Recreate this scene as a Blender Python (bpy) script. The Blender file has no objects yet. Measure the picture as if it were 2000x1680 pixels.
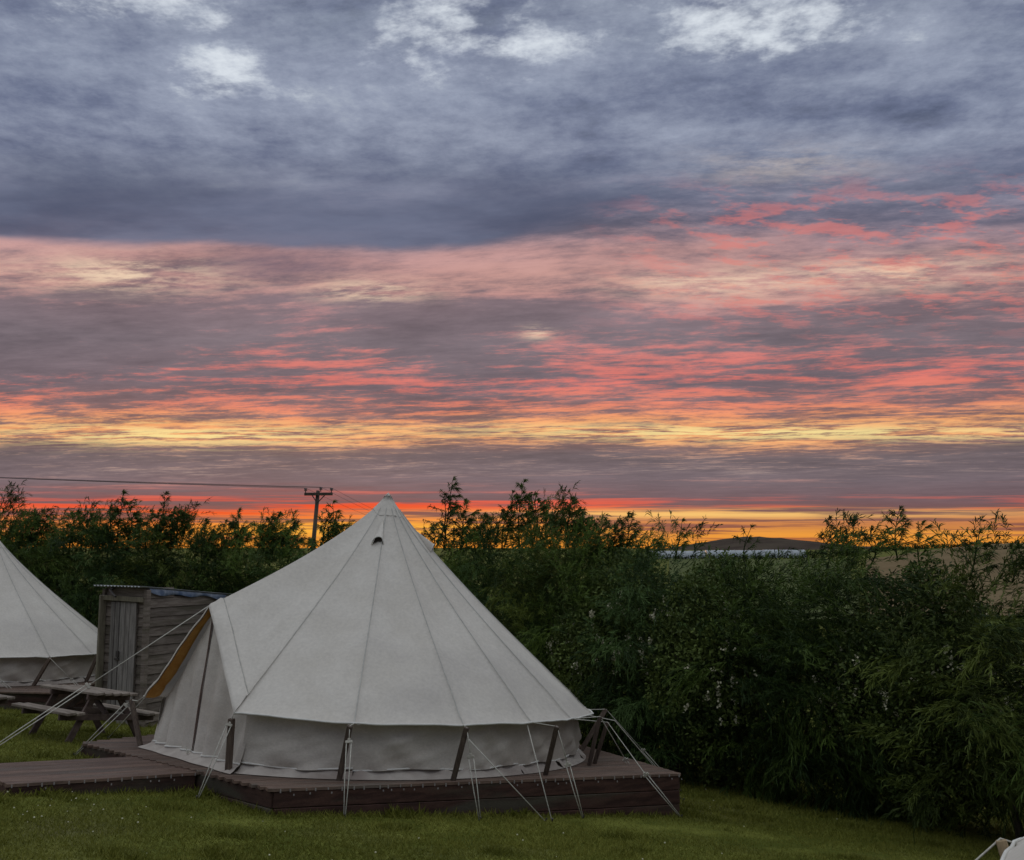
import bpy, bmesh, math, random
import numpy as np
from mathutils import Vector, Matrix, Euler

R = math.radians
scn = bpy.context.scene

# ------------------------------------------------------------------ camera
FPX = 1900.0                       # focal length in pixels of a 2000 px wide frame
PITCH = math.atan(230.0 / FPX)
cam_data = bpy.data.cameras.new('camera')
cam = bpy.data.objects.new('camera', cam_data)
scn.collection.objects.link(cam)
cam.location = (0, 0, 2.268)
cam.rotation_euler = (math.pi / 2 + PITCH, 0, 0)
cam_data.sensor_fit = 'HORIZONTAL'
cam_data.sensor_width = 36.0
cam_data.lens = FPX / 2000.0 * 36.0
cam_data.clip_start = 0.05
cam_data.clip_end = 20000
scn.camera = cam

# ------------------------------------------------------------------ exposure
vs = scn.view_settings
vs.view_transform = 'Standard'
vs.look = 'None'
vs.exposure = 0.0
vs.gamma = 1.0
vs.use_curve_mapping = False
scn.cycles.max_bounces = 6
scn.cycles.diffuse_bounces = 3
scn.cycles.transparent_max_bounces = 6
scn.cycles.use_denoising = True

# ------------------------------------------------------------------ sky
SUN_AZ = R(-13.0)                  # the sun has gone down left of the tent
SUN_EL = R(0.8)


def lin(c):
    return tuple(((v / 255.0) / 12.92 if v / 255.0 <= 0.04045 else ((v / 255.0 + 0.055) / 1.055) ** 2.4) for v in c)


class NB:
    """small expression builder for shader nodes"""
    def __init__(self, tree):
        self.t = tree

    def node(self, kind):
        return self.t.nodes.new(kind)

    def link(self, a, b):
        self.t.links.new(a, b)

    def put(self, sock, v):
        if hasattr(v, 'is_output'):
            self.link(v, sock)
        else:
            sock.default_value = v

    def m(self, op, *a, clamp=False):
        n = self.node('ShaderNodeMath')
        n.operation = op
        n.use_clamp = clamp
        for i, v in enumerate(a):
            self.put(n.inputs[i], v)
        return n.outputs[0]

    def add(self, *a):
        r = a[0]
        for v in a[1:]:
            r = self.m('ADD', r, v)
        return r

    def sub(self, a, b):
        return self.m('SUBTRACT', a, b)

    def mul(self, *a):
        r = a[0]
        for v in a[1:]:
            r = self.m('MULTIPLY', r, v)
        return r

    def smooth(self, v, a, b, c=0.0, d=1.0):
        n = self.node('ShaderNodeMapRange')
        n.interpolation_type = 'SMOOTHSTEP'
        self.put(n.inputs['Value'], v)
        self.put(n.inputs['From Min'], a)
        self.put(n.inputs['From Max'], b)
        self.put(n.inputs['To Min'], c)
        self.put(n.inputs['To Max'], d)
        return n.outputs['Result']

    def line(self, v, a, b, c=0.0, d=1.0):
        n = self.node('ShaderNodeMapRange')
        self.put(n.inputs['Value'], v)
        self.put(n.inputs['From Min'], a)
        self.put(n.inputs['From Max'], b)
        self.put(n.inputs['To Min'], c)
        self.put(n.inputs['To Max'], d)
        return n.outputs['Result']

    def band(self, v, a, b, c, d):
        return self.mul(self.smooth(v, a, b), self.smooth(v, c, d, 1.0, 0.0))

    def ramp(self, v, stops, conv=lin):
        n = self.node('ShaderNodeValToRGB')
        cr = n.color_ramp
        cr.interpolation = 'LINEAR'
        while len(cr.elements) < len(stops):
            cr.elements.new(0.5)
        for e, (p, c) in zip(cr.elements, stops):
            e.position = p
            e.color = (*conv(c), 1.0)
        self.put(n.inputs['Fac'], v)
        return n.outputs['Color']

    def mix(self, f, a, b, blend='MIX'):
        n = self.node('ShaderNodeMix')
        n.data_type = 'RGBA'
        n.blend_type = blend
        n.clamp_factor = True
        self.put(n.inputs['Factor'], f)
        self.put(n.inputs['A'] if False else n.inputs[6], a)
        self.put(n.inputs[7], b)
        return n.outputs[2]

    def vec(self, x, y, z=0.0):
        n = self.node('ShaderNodeCombineXYZ')
        for i, v in enumerate((x, y, z)):
            self.put(n.inputs[i], v)
        return n.outputs[0]

    def noise(self, v, scale, detail=6.0, rough=0.55, dist=0.0, lac=2.0):
        n = self.node('ShaderNodeTexNoise')
        n.inputs['Scale'].default_value = scale
        n.inputs['Detail'].default_value = detail
        n.inputs['Roughness'].default_value = rough
        n.inputs['Lacunarity'].default_value = lac
        n.inputs['Distortion'].default_value = dist
        self.put(n.inputs['Vector'], v)
        return n.outputs['Fac']

    def gauss(self, x, y, cx, cy, sx, sy):
        dx = self.m('DIVIDE', self.sub(x, cx), sx)
        dy = self.m('DIVIDE', self.sub(y, cy), sy)
        s = self.add(self.mul(dx, dx), self.mul(dy, dy))
        return self.m('EXPONENT', self.mul(s, -1.0))


def build_sky():
    w = bpy.data.worlds.new('World')
    scn.world = w
    w.use_nodes = True
    t = w.node_tree
    t.nodes.clear()
    b = NB(t)
    tc = b.node('ShaderNodeTexCoord')
    sep = b.node('ShaderNodeSeparateXYZ')
    b.link(tc.outputs['Generated'], sep.inputs[0])
    X, Y, Z = sep.outputs
    deg = 180.0 / math.pi
    el = b.mul(b.m('ARCSINE', Z), deg)                    # degrees above the horizon
    az = b.mul(b.m('ARCTAN2', X, Y), deg)                 # degrees right of the view axis
    # the cloud streets lie square across the view: measure their height in the vertical plane through the view axis
    flat = b.m('SQRT', b.add(b.mul(Y, Y), b.mul(X, X, 0.25)))
    elc = b.m('MAXIMUM', b.mul(b.m('ARCTAN2', Z, flat), deg), 0.0)
    # a flat cloud deck seen in perspective
    zz = b.add(b.m('MAXIMUM', Z, 0.0), 0.045)
    px, py = b.m('DIVIDE', X, zz), b.m('DIVIDE', Y, zz)
    P = b.vec(px, py, 0.0)
    # slow warp so streaks bend
    wv = b.noise(P, 0.55, 2.0, 0.5)
    wob = b.mul(b.sub(wv, 0.5), 0.5)
    pys = b.add(py, wob)

    # the same elevation axis, gently warped, so that bands are never ruled lines
    elw = b.add(elc, b.mul(b.sub(b.noise(b.vec(b.mul(az, 0.05), b.mul(elc, 0.16), 3.1), 1.0, 3.0, 0.55), 0.5),
                           b.smooth(elc, 0.5, 14.0, 0.7, 4.2)))
    e01 = b.m('DIVIDE', elw, 36.0)
    E = lambda d: d / 36.0

    shade = b.ramp(e01, [
        (E(0.0), (190, 112, 52)), (E(0.9), (150, 92, 70)), (E(1.9), (124, 84, 82)), (E(2.8), (114, 92, 98)),
        (E(4.0), (117, 104, 111)), (E(5.4), (110, 98, 103)), (E(6.6), (146, 110, 104)), (E(8.0), (134, 106, 108)),
        (E(9.5), (118, 104, 112)), (E(12.0), (122, 110, 118)), (E(14.5), (133, 114, 121)), (E(16.8), (138, 117, 124)),
        (E(18.5), (106, 104, 122)), (E(21.0), (102, 109, 133)), (E(25.0), (108, 120, 147)), (E(30.0), (118, 130, 154)),
        (E(36.0), (124, 134, 152))])
    lit = b.ramp(e01, [
        (E(0.0), (226, 142, 50)), (E(0.9), (238, 158, 66)), (E(1.6), (240, 150, 82)), (E(2.4), (232, 92, 66)),
        (E(3.2), (178, 112, 108)), (E(4.4), (150, 132, 130)), (E(5.4), (176, 138, 124)), (E(6.3), (238, 166, 112)),
        (E(7.2), (240, 166, 110)), (E(8.3), (232, 134, 106)), (E(9.6), (224, 116, 104)), (E(11.4), (214, 124, 116)),
        (E(13.2), (190, 130, 130)), (E(15.0), (206, 156, 146)), (E(17.0), (196, 150, 146)), (E(19.0), (150, 138, 152)),
        (E(23.0), (148, 154, 172)), (E(27.0), (164, 174, 190)), (E(31.0), (206, 218, 224)), (E(36.0), (214, 226, 232))])

    # fine streaks: anisotropic noise in deck space (long across the view)
    s1 = b.noise(b.vec(b.mul(px, 0.95), b.add(b.mul(pys, 1.35), b.mul(px, 0.32)), 0.0), 1.2, 6.0, 0.62)
    s2 = b.noise(b.vec(b.mul(px, 0.75), b.add(b.mul(pys, 2.5), b.mul(px, 0.30)), 7.3), 2.3, 6.0, 0.68)
    s3 = b.noise(b.vec(b.mul(px, 1.6), b.add(b.mul(pys, 2.0), b.mul(px, 0.3)), 2.7), 4.6, 4.0, 0.68)
    # fine ripples: small broken cells of the high cloud
    rp1 = b.noise(b.vec(b.mul(px, 3.4), b.add(b.mul(pys, 6.6), b.mul(px, 1.1)), 13.0), 1.0, 6.0, 0.70)
    rp2 = b.noise(b.vec(b.mul(px, 8.0), b.add(b.mul(pys, 13.0), b.mul(px, 2.2)), 17.0), 1.0, 5.0, 0.70)
    rip0 = b.add(b.mul(rp1, 0.6), b.mul(rp2, 0.4))
    patch = b.noise(b.vec(b.mul(az, 0.055), b.mul(elc, 0.22), 9.0), 1.0, 3.0, 0.5)
    streak = b.add(b.mul(b.band(elc, 8.5, 10.5, 13.0, 14.0), b.smooth(az, -26.0, -8.0, -0.05, 0.0)), b.mul(s1, 0.18), b.mul(s2, 0.34), b.mul(rip0, 0.48), b.mul(b.sub(patch, 0.5), 0.17))
    # near the horizon the layers become long level bars
    bars = b.noise(b.vec(b.mul(az, 0.075), b.add(b.mul(elc, 2.9), b.mul(az, 0.012)), 0.0), 1.0, 6.0, 0.62)
    low = b.smooth(elc, 2.2, 5.2, 1.0, 0.0)
    streak = b.add(b.mul(streak, b.sub(1.0, low)), b.mul(bars, low))
    # threshold moves with height: how much of each band is lit
    n = b.node('ShaderNodeFloatCurve')
    cur = n.mapping.curves[0]
    pts = [(0.0, 0.36), (0.8, 0.46), (1.4, 0.50), (2.4, 0.50), (3.3, 0.58), (4.4, 0.55), (5.5, 0.56), (6.4, 0.50), (7.4, 0.495), (8.6, 0.52),
           (10.5, 0.52), (12.2, 0.565), (13.6, 0.57), (15.2, 0.47), (16.8, 0.46), (18.5, 0.52), (22.0, 0.50), (26.0, 0.50),
           (29.0, 0.50), (36.0, 0.47)]
    cur.points[0].location = (0.0, pts[0][1])
    cur.points[1].location = (1.0, pts[-1][1])
    for p, v in pts[1:-1]:
        cur.points.new(p / 36.0, v)
    n.mapping.update()
    b.put(n.inputs['Value'], e01)
    thr = n.outputs[0]
    width = b.smooth(elc, 11.0, 17.0, 0.058, 0.10)
    f = b.smooth(streak, b.sub(thr, width), b.add(thr, width))
    # the glow belongs to the sunset side: it pales with azimuth away from the sun
    saz = b.m('COSINE', b.mul(b.sub(az, math.degrees(SUN_AZ)), math.pi / 180.0))
    side = b.smooth(saz, -0.35, 0.75)
    lowglow = b.smooth(elc, 16.0, 22.0, 1.0, 0.0)
    grey_lit = b.ramp(e01, [(0.0, (150, 150, 158)), (0.3, (140, 144, 158)), (0.6, (146, 153, 170)), (1.0, (206, 218, 226))])
    grey_sh = b.ramp(e01, [(0.0, (116, 114, 124)), (0.5, (106, 110, 126)), (1.0, (124, 134, 152))])
    warm = b.m('MAXIMUM', side, b.sub(1.0, lowglow))
    lit = b.mix(warm, grey_lit, lit)
    shade = b.mix(warm, grey_sh, shade)
    # thick and thin cloud: the shaded cloud is never one flat tone
    tx = b.add(b.mul(b.sub(rip0, 0.5), 1.1), b.mul(b.sub(s1, 0.5), 1.1), b.mul(b.sub(patch, 0.5), 0.7))
    tx = b.mul(tx, b.smooth(elc, 1.5, 6.0, 0.35, 1.0))
    shade = b.mix(1.0, shade, b.vec(b.add(1.06, tx), b.add(1.06, b.mul(tx, 0.96)), b.add(1.06, b.mul(tx, 0.90))), 'MULTIPLY')
    lit = b.mix(1.0, lit, b.vec(b.add(1.05, b.mul(tx, 0.5)), b.add(1.05, b.mul(tx, 0.6)), b.add(1.05, b.mul(tx, 0.6))), 'MULTIPLY')
    col = b.mix(b.mul(f, b.smooth(elc, 7.5, 9.0, 1.0, 0.86), b.sub(1.0, b.mul(b.smooth(az, 0.0, 16.0, 0.0, 0.45), b.band(elc, 0.7, 1.3, 3.0, 4.0)))), shade, lit)

    # red heart of the glow low on the left, yellow to its right
    red = b.mul(b.gauss(az, elc, -13.0, 1.9, 13.0, 1.0), b.smooth(bars, 0.40, 0.62))
    col = b.mix(b.mul(red, 1.0), col, (*lin((238, 66, 34)), 1))
    yel = b.mul(b.gauss(az, elc, -9.0, 1.1, 9.0, 0.55), b.smooth(bars, 0.34, 0.6))
    col = b.mix(b.mul(yel, 0.9), col, (*lin((255, 196, 70)), 1))
    yr = b.mul(b.gauss(az, elc, 12.0, 1.95, 16.0, 0.28), b.smooth(bars, 0.36, 0.56))
    col = b.mix(b.mul(yr, 0.9), col, (*lin((255, 206, 120)), 1))

    # bright yellow rents
    s4 = b.noise(b.vec(b.mul(px, 0.8), b.mul(pys, 3.4), 11.0), 2.4, 6.0, 0.66)
    g1 = b.add(b.gauss(az, elc, 15.0, b.sub(6.85, b.mul(az, 0.012)), 17.0, 0.46), b.gauss(az, elc, -19.0, 6.5, 9.0, 0.62))
    rent = b.mul(g1, b.smooth(b.add(b.mul(s4, 0.6), b.mul(rip0, 0.4)), 0.46, 0.55))
    col = b.mix(b.mul(rent, 0.95), col, (*lin((255, 230, 156)), 1))

    # coral ripples high on the right
    rip = b.add(b.mul(b.noise(b.vec(b.mul(px, 1.6), b.add(b.mul(py, 2.4), b.mul(px, -0.5)), 5.0), 3.4, 4.0, 0.66), 0.6), b.mul(rip0, 0.4))
    rmask = b.mul(b.smooth(az, 2.0, 15.0), b.smooth(az, 50.0, 110.0, 1.0, 0.0), b.band(elc, 11.0, 15.0, 18.5, 22.5))
    col = b.mix(b.mul(b.smooth(rip, 0.49, 0.58), rmask, 0.55), col, (*lin((226, 124, 116)), 1))

    # pale rents above the pink band
    s5 = b.noise(b.vec(b.mul(px, 1.1), b.mul(py, 2.6), 21.0), 3.0, 6.0, 0.68)
    g2 = b.add(b.gauss(az, elc, -22.0, 15.7, 5.0, 0.9), b.gauss(az, elc, -8.5, 15.0, 3.0, 0.6),
               b.mul(b.gauss(az, elc, 12.0, 15.4, 5.0, 0.7), 0.8), b.mul(b.gauss(az, elc, 22.0, 15.8, 5.0, 0.8), 0.8),
               b.mul(b.gauss(az, elc, 16.0, 22.2, 5.0, 1.0), 0.7), b.mul(b.gauss(az, elc, 1.5, 12.6, 0.9, 0.4), 0.8))
    col = b.mix(b.mul(g2, b.smooth(b.add(b.mul(s5, 0.6), b.mul(rip0, 0.4)), 0.43, 0.58), 0.85), col, (*lin((250, 222, 190)), 1))

    # heavy slate cloud on the left with a level base
    d1 = b.noise(b.vec(b.mul(px, 0.8), b.mul(py, 1.3), 31.0), 1.6, 5.0, 0.58)
    d2 = b.noise(b.vec(b.mul(az, 0.09), b.mul(elc, 0.28), 1.0), 1.0, 4.0, 0.55)
    base_el = b.add(17.1, b.mul(b.sub(d2, 0.5), 1.7), b.smooth(az, -4.0, 14.0, 0.0, 2.4))
    under = b.smooth(elc, base_el, b.add(base_el, b.smooth(az, -6.0, 10.0, 0.7, 2.6)))
    over = b.smooth(b.add(elc, b.mul(b.sub(d1, 0.5), 9.0)), 19.5, 25.0, 1.0, 0.0)
    reach = b.mul(b.smooth(az, -2.0, 16.0, 1.0, 0.0), b.smooth(az, -75.0, -40.0))
    slate = b.mix(b.smooth(d1, 0.35, 0.65), (*lin((80, 87, 111)), 1), (*lin((110, 117, 141)), 1))
    col = b.mix(b.mul(under, over, reach, 0.92), col, slate)
    # its soft skirt of rain below
    skirt = b.mul(b.gauss(az, elc, -14.0, 16.2, 4.2, 1.3), b.smooth(d2, 0.3, 0.6))
    col = b.mix(b.mul(skirt, 0.7), col, (*lin((116, 100, 116)), 1))

    # upper cloud: soft slate rolls and bright openings towards the zenith
    u1 = b.noise(b.vec(b.mul(px, 1.3), b.mul(py, 1.3), 41.0), 1.9, 7.0, 0.64)
    u2 = b.noise(b.vec(b.mul(px, 1.6), b.mul(py, 1.5), 47.0), 5.6, 6.0, 0.70)
    um = b.smooth(elc, 19.0, 24.0)
    roll = b.add(b.mul(u1, 0.62), b.mul(u2, 0.28), b.mul(rip0, 0.10))
    upper = b.ramp(roll, [(0.36, (84, 92, 116)), (0.44, (110, 118, 144)), (0.51, (136, 144, 166)), (0.58, (158, 166, 186)), (0.68, (192, 200, 211))])
    col = b.mix(b.mul(um, 0.80), col, upper)
    gaps = b.add(b.smooth(elc, 27.0, 46.0, 0.0, 0.30),
                 b.mul(b.gauss(az, elc, -3.0, 29.8, 7.5, 2.6), 0.20), b.mul(b.gauss(az, elc, 15.0, 29.2, 6.5, 2.4), 0.22),
                 b.mul(b.gauss(az, elc, -26.0, 30.6, 9.0, 2.0), 0.17), b.mul(b.gauss(az, elc, -17.0, 27.0, 2.4, 1.8), 0.15))
    hole = b.smooth(b.add(roll, gaps, b.mul(b.sub(s3, 0.5), 0.35)), 0.60, 0.80)
    hole = b.mul(hole, b.smooth(elc, 22.0, 27.0))
    col = b.mix(hole, col, (*lin((224, 231, 239)), 1))

    # below the horizon nothing but the dark land's colour
    col = b.mix(b.smooth(el, -1.5, -0.3, 1.0, 0.0), col, (*lin((70, 66, 50)), 1))

    sky = b.node('ShaderNodeTexSky')
    sky.sky_type = 'NISHITA'
    sky.sun_disc = False
    sky.sun_elevation = SUN_EL
    sky.sun_rotation = SUN_AZ
    bg1 = b.node('ShaderNodeBackground')
    b.put(bg1.inputs['Color'], sky.outputs[0])
    bg1.inputs['Strength'].default_value = 0.05
    bg2 = b.node('ShaderNodeBackground')
    b.put(bg2.inputs['Color'], col)
    bg2.inputs['Strength'].default_value = 1.0
    # clear twilight shows thinly through the cloud
    mx = b.node('ShaderNodeMixShader')
    mx.inputs[0].default_value = 0.94
    b.link(bg1.outputs[0], mx.inputs[1])
    b.link(bg2.outputs[0], mx.inputs[2])
    out = b.node('ShaderNodeOutputWorld')
    b.link(mx.outputs[0], out.inputs['Surface'])
    w.cycles.sampling_method = 'MANUAL'
    w.cycles.sample_map_resolution = 1024


build_sky()

# ------------------------------------------------------------------ sun: already on the horizon, veiled
sun_data = bpy.data.lights.new('sun', 'SUN')
sun_data.energy = 0.12
sun_data.angle = R(3.0)
sun_data.color = (1.0, 0.55, 0.28)
sun = bpy.data.objects.new('sun', sun_data)
scn.collection.objects.link(sun)
sdir = Vector((math.sin(SUN_AZ) * math.cos(SUN_EL), math.cos(SUN_AZ) * math.cos(SUN_EL), math.sin(SUN_EL)))
sun.rotation_euler = (-sdir).to_track_quat('-Z', 'Y').to_euler()

# ------------------------------------------------------------------ helpers
rng = random.Random(7)
nr = np.random.default_rng(7)
COL = scn.collection


def sstep(a, b, v):
    t = np.clip((v - a) / (b - a), 0.0, 1.0)
    return t * t * (3 - 2 * t)


def soft(v, lim, run):
    return np.where(np.abs(v) < lim, v, np.sign(v) * (lim + run * (1 - np.exp(-(np.abs(v) - lim) / run))))


def gz(x, y):
    """height of the land: a lawn falling away from the camera, then level fields, a rise on the right"""
    x = np.asarray(x, float)
    y = np.asarray(y, float)
    z = 0.855 - 0.0755 * soft(x, 10, 6) - 0.11 * (9 + soft(y - 9, 9, 7))
    z = z + 0.0010 * (np.clip(y, 100, 480) - 100)
    ang = x / np.maximum(y, 1.0)
    z = z + 6.2 * sstep(0.27, 0.52, ang) * sstep(70, 260, y) * (1 + 0.0 * x)
    return z


def gzf(x, y):
    return float(gz(x, y))


CEN = (-1.48, 11.47)


def dz(x, y):
    """height of the main deck's top"""
    return -0.03 * (x - CEN[0]) - 0.09 * (y - CEN[1])


class MB:
    def __init__(self):
        self.v = []
        self.f = []
        self.uv = None

    def quad(self, a, b, c, d):
        n = len(self.v)
        self.v += [tuple(a), tuple(b), tuple(c), tuple(d)]
        self.f.append((n, n + 1, n + 2, n + 3))

    def grid(self, rows, close=False):
        n = len(self.v)
        h, w = len(rows), len(rows[0])
        for r in rows:
            self.v += [tuple(p) for p in r]
        for i in range(h - 1):
            for j in range(w - 1 if not close else w):
                k = (j + 1) % w
                self.f.append((n + i * w + j, n + i * w + k, n + (i + 1) * w + k, n + (i + 1) * w + j))
        return n

    def prism(self, a, b, up, w, h, taper=1.0, ends=True):
        """bar from a to b, w wide across, h thick along up"""
        a, b, up = Vector(a), Vector(b), Vector(up)
        d = (b - a).normalized()
        s = d.cross(up).normalized()
        u = s.cross(d).normalized()
        n = len(self.v)
        for p, k in ((a, 1.0), (b, taper)):
            for (i, j) in ((-1, -1), (1, -1), (1, 1), (-1, 1)):
                self.v.append(tuple(p + s * (i * w * k / 2) + u * (j * h * k / 2)))
        self.f += [(n, n + 1, n + 5, n + 4), (n + 1, n + 2, n + 6, n + 5), (n + 2, n + 3, n + 7, n + 6), (n + 3, n, n + 4, n + 7)]
        if ends:
            self.f += [(n + 3, n + 2, n + 1, n), (n + 4, n + 5, n + 6, n + 7)]

    def tube(self, pts, r, seg=6, cap=True):
        pts = [Vector(p) for p in pts]
        rs = r if hasattr(r, '__len__') else [r] * len(pts)
        n = len(self.v)
        prev = None
        for i, p in enumerate(pts):
            d = (pts[min(i + 1, len(pts) - 1)] - pts[max(i - 1, 0)]).normalized()
            if prev is None:
                s = d.cross(Vector((0, 0, 1)))
                if s.length < 1e-3:
                    s = d.cross(Vector((1, 0, 0)))
                s.normalize()
            else:
                s = (prev - d * prev.dot(d)).normalized()
            prev = s
            t = d.cross(s)
            for k in range(seg):
                a = 2 * math.pi * k / seg
                self.v.append(tuple(p + (s * math.cos(a) + t * math.sin(a)) * rs[i]))
        for i in range(len(pts) - 1):
            for k in range(seg):
                q = (k + 1) % seg
                self.f.append((n + i * seg + k, n + i * seg + q, n + (i + 1) * seg + q, n + (i + 1) * seg + k))
        if cap:
            self.f.append(tuple(n + k for k in reversed(range(seg))))
            m = n + (len(pts) - 1) * seg
            self.f.append(tuple(m + k for k in range(seg)))

    def build(self, name, mat, parent=None, smooth=False, bevel=0.0):
        me = bpy.data.meshes.new(name)
        o = bpy.data.objects.new(name, me)
        COL.objects.link(o)
        off = Vector((0, 0, 0))
        if parent is not None:
            o.parent = parent
            root = parent
            while root.parent is not None:
                root = root.parent
            off = Vector(root.location)
        me.from_pydata([(p[0] - off.x, p[1] - off.y, p[2] - off.z) for p in self.v], [], self.f)
        me.materials.append(mat)
        if smooth:
            me.polygons.foreach_set('use_smooth', [True] * len(me.polygons))
        me.update()
        if bevel:
            m = o.modifiers.new('bevel', 'BEVEL')
            m.width = bevel
            m.segments = 1
        return o


def np_mesh(name, co, tris, mat, parent=None, attr=None):
    me = bpy.data.meshes.new(name)
    n, m = len(co), len(tris)
    me.vertices.add(n)
    me.vertices.foreach_set('co', np.ascontiguousarray(co, np.float32).ravel())
    me.loops.add(m * 3)
    me.loops.foreach_set('vertex_index', np.ascontiguousarray(tris, np.int32).ravel())
    me.polygons.add(m)
    me.polygons.foreach_set('loop_start', np.arange(0, m * 3, 3, dtype=np.int32))
    if attr is not None:
        a = me.attributes.new('tone', 'FLOAT', 'POINT')
        a.data.foreach_set('value', np.ascontiguousarray(attr, np.float32))
    me.materials.append(mat)
    me.update(calc_edges=True)
    return me


def obj(name, me, parent=None, loc=(0, 0, 0)):
    o = bpy.data.objects.new(name, me)
    COL.objects.link(o)
    o.location = loc
    if parent is not None:
        o.parent = parent
    return o


def thing(name, label, cat, loc, group=None):
    o = bpy.data.objects.new(name, None)
    o.empty_display_size = 0.2
    COL.objects.link(o)
    o.location = loc
    o['label'] = label
    o['category'] = cat
    if group:
        o['group'] = group
    return o


def tag(o, label=None, cat=None, group=None, kind=None):
    for k, v in (('label', label), ('category', cat), ('group', group), ('kind', kind)):
        if v:
            o[k] = v
    return o


# ------------------------------------------------------------------ materials
def pmat(name, c1, c2, scale=6.0, stretch=(1, 1, 1), rotz=0.0, rough=0.8, bump=0.2, bump_dist=0.01, spec=0.3,
         jitter=0.0, detail=6.0, c3=None, fine=0.0, translucent=0.0, lo=0.35, hi=0.65):
    m = bpy.data.materials.new(name)
    m.use_nodes = True
    t = m.node_tree
    b = NB(t)
    p = t.nodes['Principled BSDF']
    p.inputs['Roughness'].default_value = rough
    p.inputs['Specular IOR Level'].default_value = spec
    tc = b.node('ShaderNodeTexCoord')
    mp = b.node('ShaderNodeMapping')
    mp.vector_type = 'TEXTURE' if False else 'POINT'
    mp.inputs['Rotation'].default_value = (0, 0, -rotz)
    b.link(tc.outputs['Object'], mp.inputs['Vector'])
    mp2 = b.node('ShaderNodeMapping')
    mp2.inputs['Scale'].default_value = stretch
    b.link(mp.outputs[0], mp2.inputs['Vector'])
    co = mp2.outputs[0]
    if jitter:
        oi = b.node('ShaderNodeObjectInfo')
        va = b.node('ShaderNodeVectorMath')
        va.operation = 'ADD'
        b.link(co, va.inputs[0])
        b.link(b.vec(b.mul(oi.outputs['Random'], 57.0), b.mul(oi.outputs['Random'], 31.0), 0.0), va.inputs[1])
        co = va.outputs[0]
    n1 = b.noise(co, scale, detail, 0.6)
    col = b.mix(b.smooth(n1, lo, hi), (*c1, 1), (*c2, 1))
    if c3 is not None:
        n3 = b.noise(co, scale * 0.23, 4.0, 0.55)
        col = b.mix(b.smooth(n3, 0.5, 0.7), col, (*c3, 1))
    if fine:
        n4 = b.noise(co, scale * 14, 2.0, 0.6)
        g = b.line(n4, 0.3, 0.7, 1 - fine, 1 + fine)
        col = b.mix(1.0, col, b.vec(g, g, g), 'MULTIPLY')
    if jitter:
        g = b.line(oi.outputs['Random'], 0.0, 1.0, 1 - jitter, 1 + jitter)
        col = b.mix(1.0, col, b.vec(g, g, g), 'MULTIPLY')
    b.put(p.inputs['Base Color'], col)
    if bump:
        bn = b.node('ShaderNodeBump')
        bn.inputs['Strength'].default_value = bump
        bn.inputs['Distance'].default_value = bump_dist
        b.put(bn.inputs['Height'], n1)
        b.link(bn.outputs[0], p.inputs['Normal'])
    if translucent:
        tr = b.node('ShaderNodeBsdfTranslucent')
        b.put(tr.inputs['Color'], col)
        mx = b.node('ShaderNodeMixShader')
        mx.inputs[0].default_value = translucent
        b.link(p.outputs[0], mx.inputs[1])
        b.link(tr.outputs[0], mx.inputs[2])
        b.link(mx.outputs[0], t.nodes['Material Output'].inputs['Surface'])
    return m


def leafmat(name, dark, light, trans=0.25):
    m = bpy.data.materials.new(name)
    m.use_nodes = True
    t = m.node_tree
    b = NB(t)
    p = t.nodes['Principled BSDF']
    p.inputs['Roughness'].default_value = 0.55
    p.inputs['Specular IOR Level'].default_value = 0.12
    at = b.node('ShaderNodeAttribute')
    at.attribute_name = 'tone'
    oi = b.node('ShaderNodeObjectInfo')
    f = b.add(b.mul(at.outputs['Fac'], 0.85), b.mul(b.sub(oi.outputs['Random'], 0.4), 0.45))
    col = b.mix(f, (*dark, 1), (*light, 1))
    b.put(p.inputs['Base Color'], col)
    tr = b.node('ShaderNodeBsdfTranslucent')
    b.put(tr.inputs['Color'], col)
    mx = b.node('ShaderNodeMixShader')
    mx.inputs[0].default_value = trans
    b.link(p.outputs[0], mx.inputs[1])
    b.link(tr.outputs[0], mx.inputs[2])
    b.link(mx.outputs[0], t.nodes['Material Output'].inputs['Surface'])
    return m


M = {}
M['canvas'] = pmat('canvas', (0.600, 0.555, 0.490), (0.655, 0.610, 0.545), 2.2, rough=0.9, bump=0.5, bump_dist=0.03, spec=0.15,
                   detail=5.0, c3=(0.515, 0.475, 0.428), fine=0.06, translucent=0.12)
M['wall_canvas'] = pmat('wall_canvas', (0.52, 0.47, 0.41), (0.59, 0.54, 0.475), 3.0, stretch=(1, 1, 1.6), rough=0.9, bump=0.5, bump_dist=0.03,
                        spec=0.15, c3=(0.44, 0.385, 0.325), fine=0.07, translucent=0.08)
M['mud_canvas'] = pmat('mud_canvas', (0.40, 0.35, 0.31), (0.48, 0.43, 0.38), 6.0, rough=0.9, bump=0.4, bump_dist=0.02, spec=0.15, c3=(0.30, 0.25, 0.22))
M['hem'] = pmat('hem', (0.60, 0.58, 0.53), (0.66, 0.64, 0.59), 20.0, rough=0.9, bump=0.2, spec=0.15)
M['painted_glow'] = pmat('painted_glow', (0.66, 0.33, 0.09), (0.74, 0.42, 0.13), 9.0, rough=0.85, bump=0.3, spec=0.15, translucent=0.35)  # orange base colour stands in for sunset light coming through the canvas
M['seam'] = pmat('seam', (0.38, 0.365, 0.33), (0.48, 0.465, 0.42), 14.0, rough=0.9, bump=0.2, spec=0.15)
M['painted_dark'] = pmat('painted_dark', (0.05, 0.04, 0.034), (0.08, 0.065, 0.055), 30.0, rough=0.9, bump=0.1)
M['zip'] = pmat('zip', (0.05, 0.03, 0.022), (0.09, 0.05, 0.04), 40.0, rough=0.7, bump=0.2)
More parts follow.
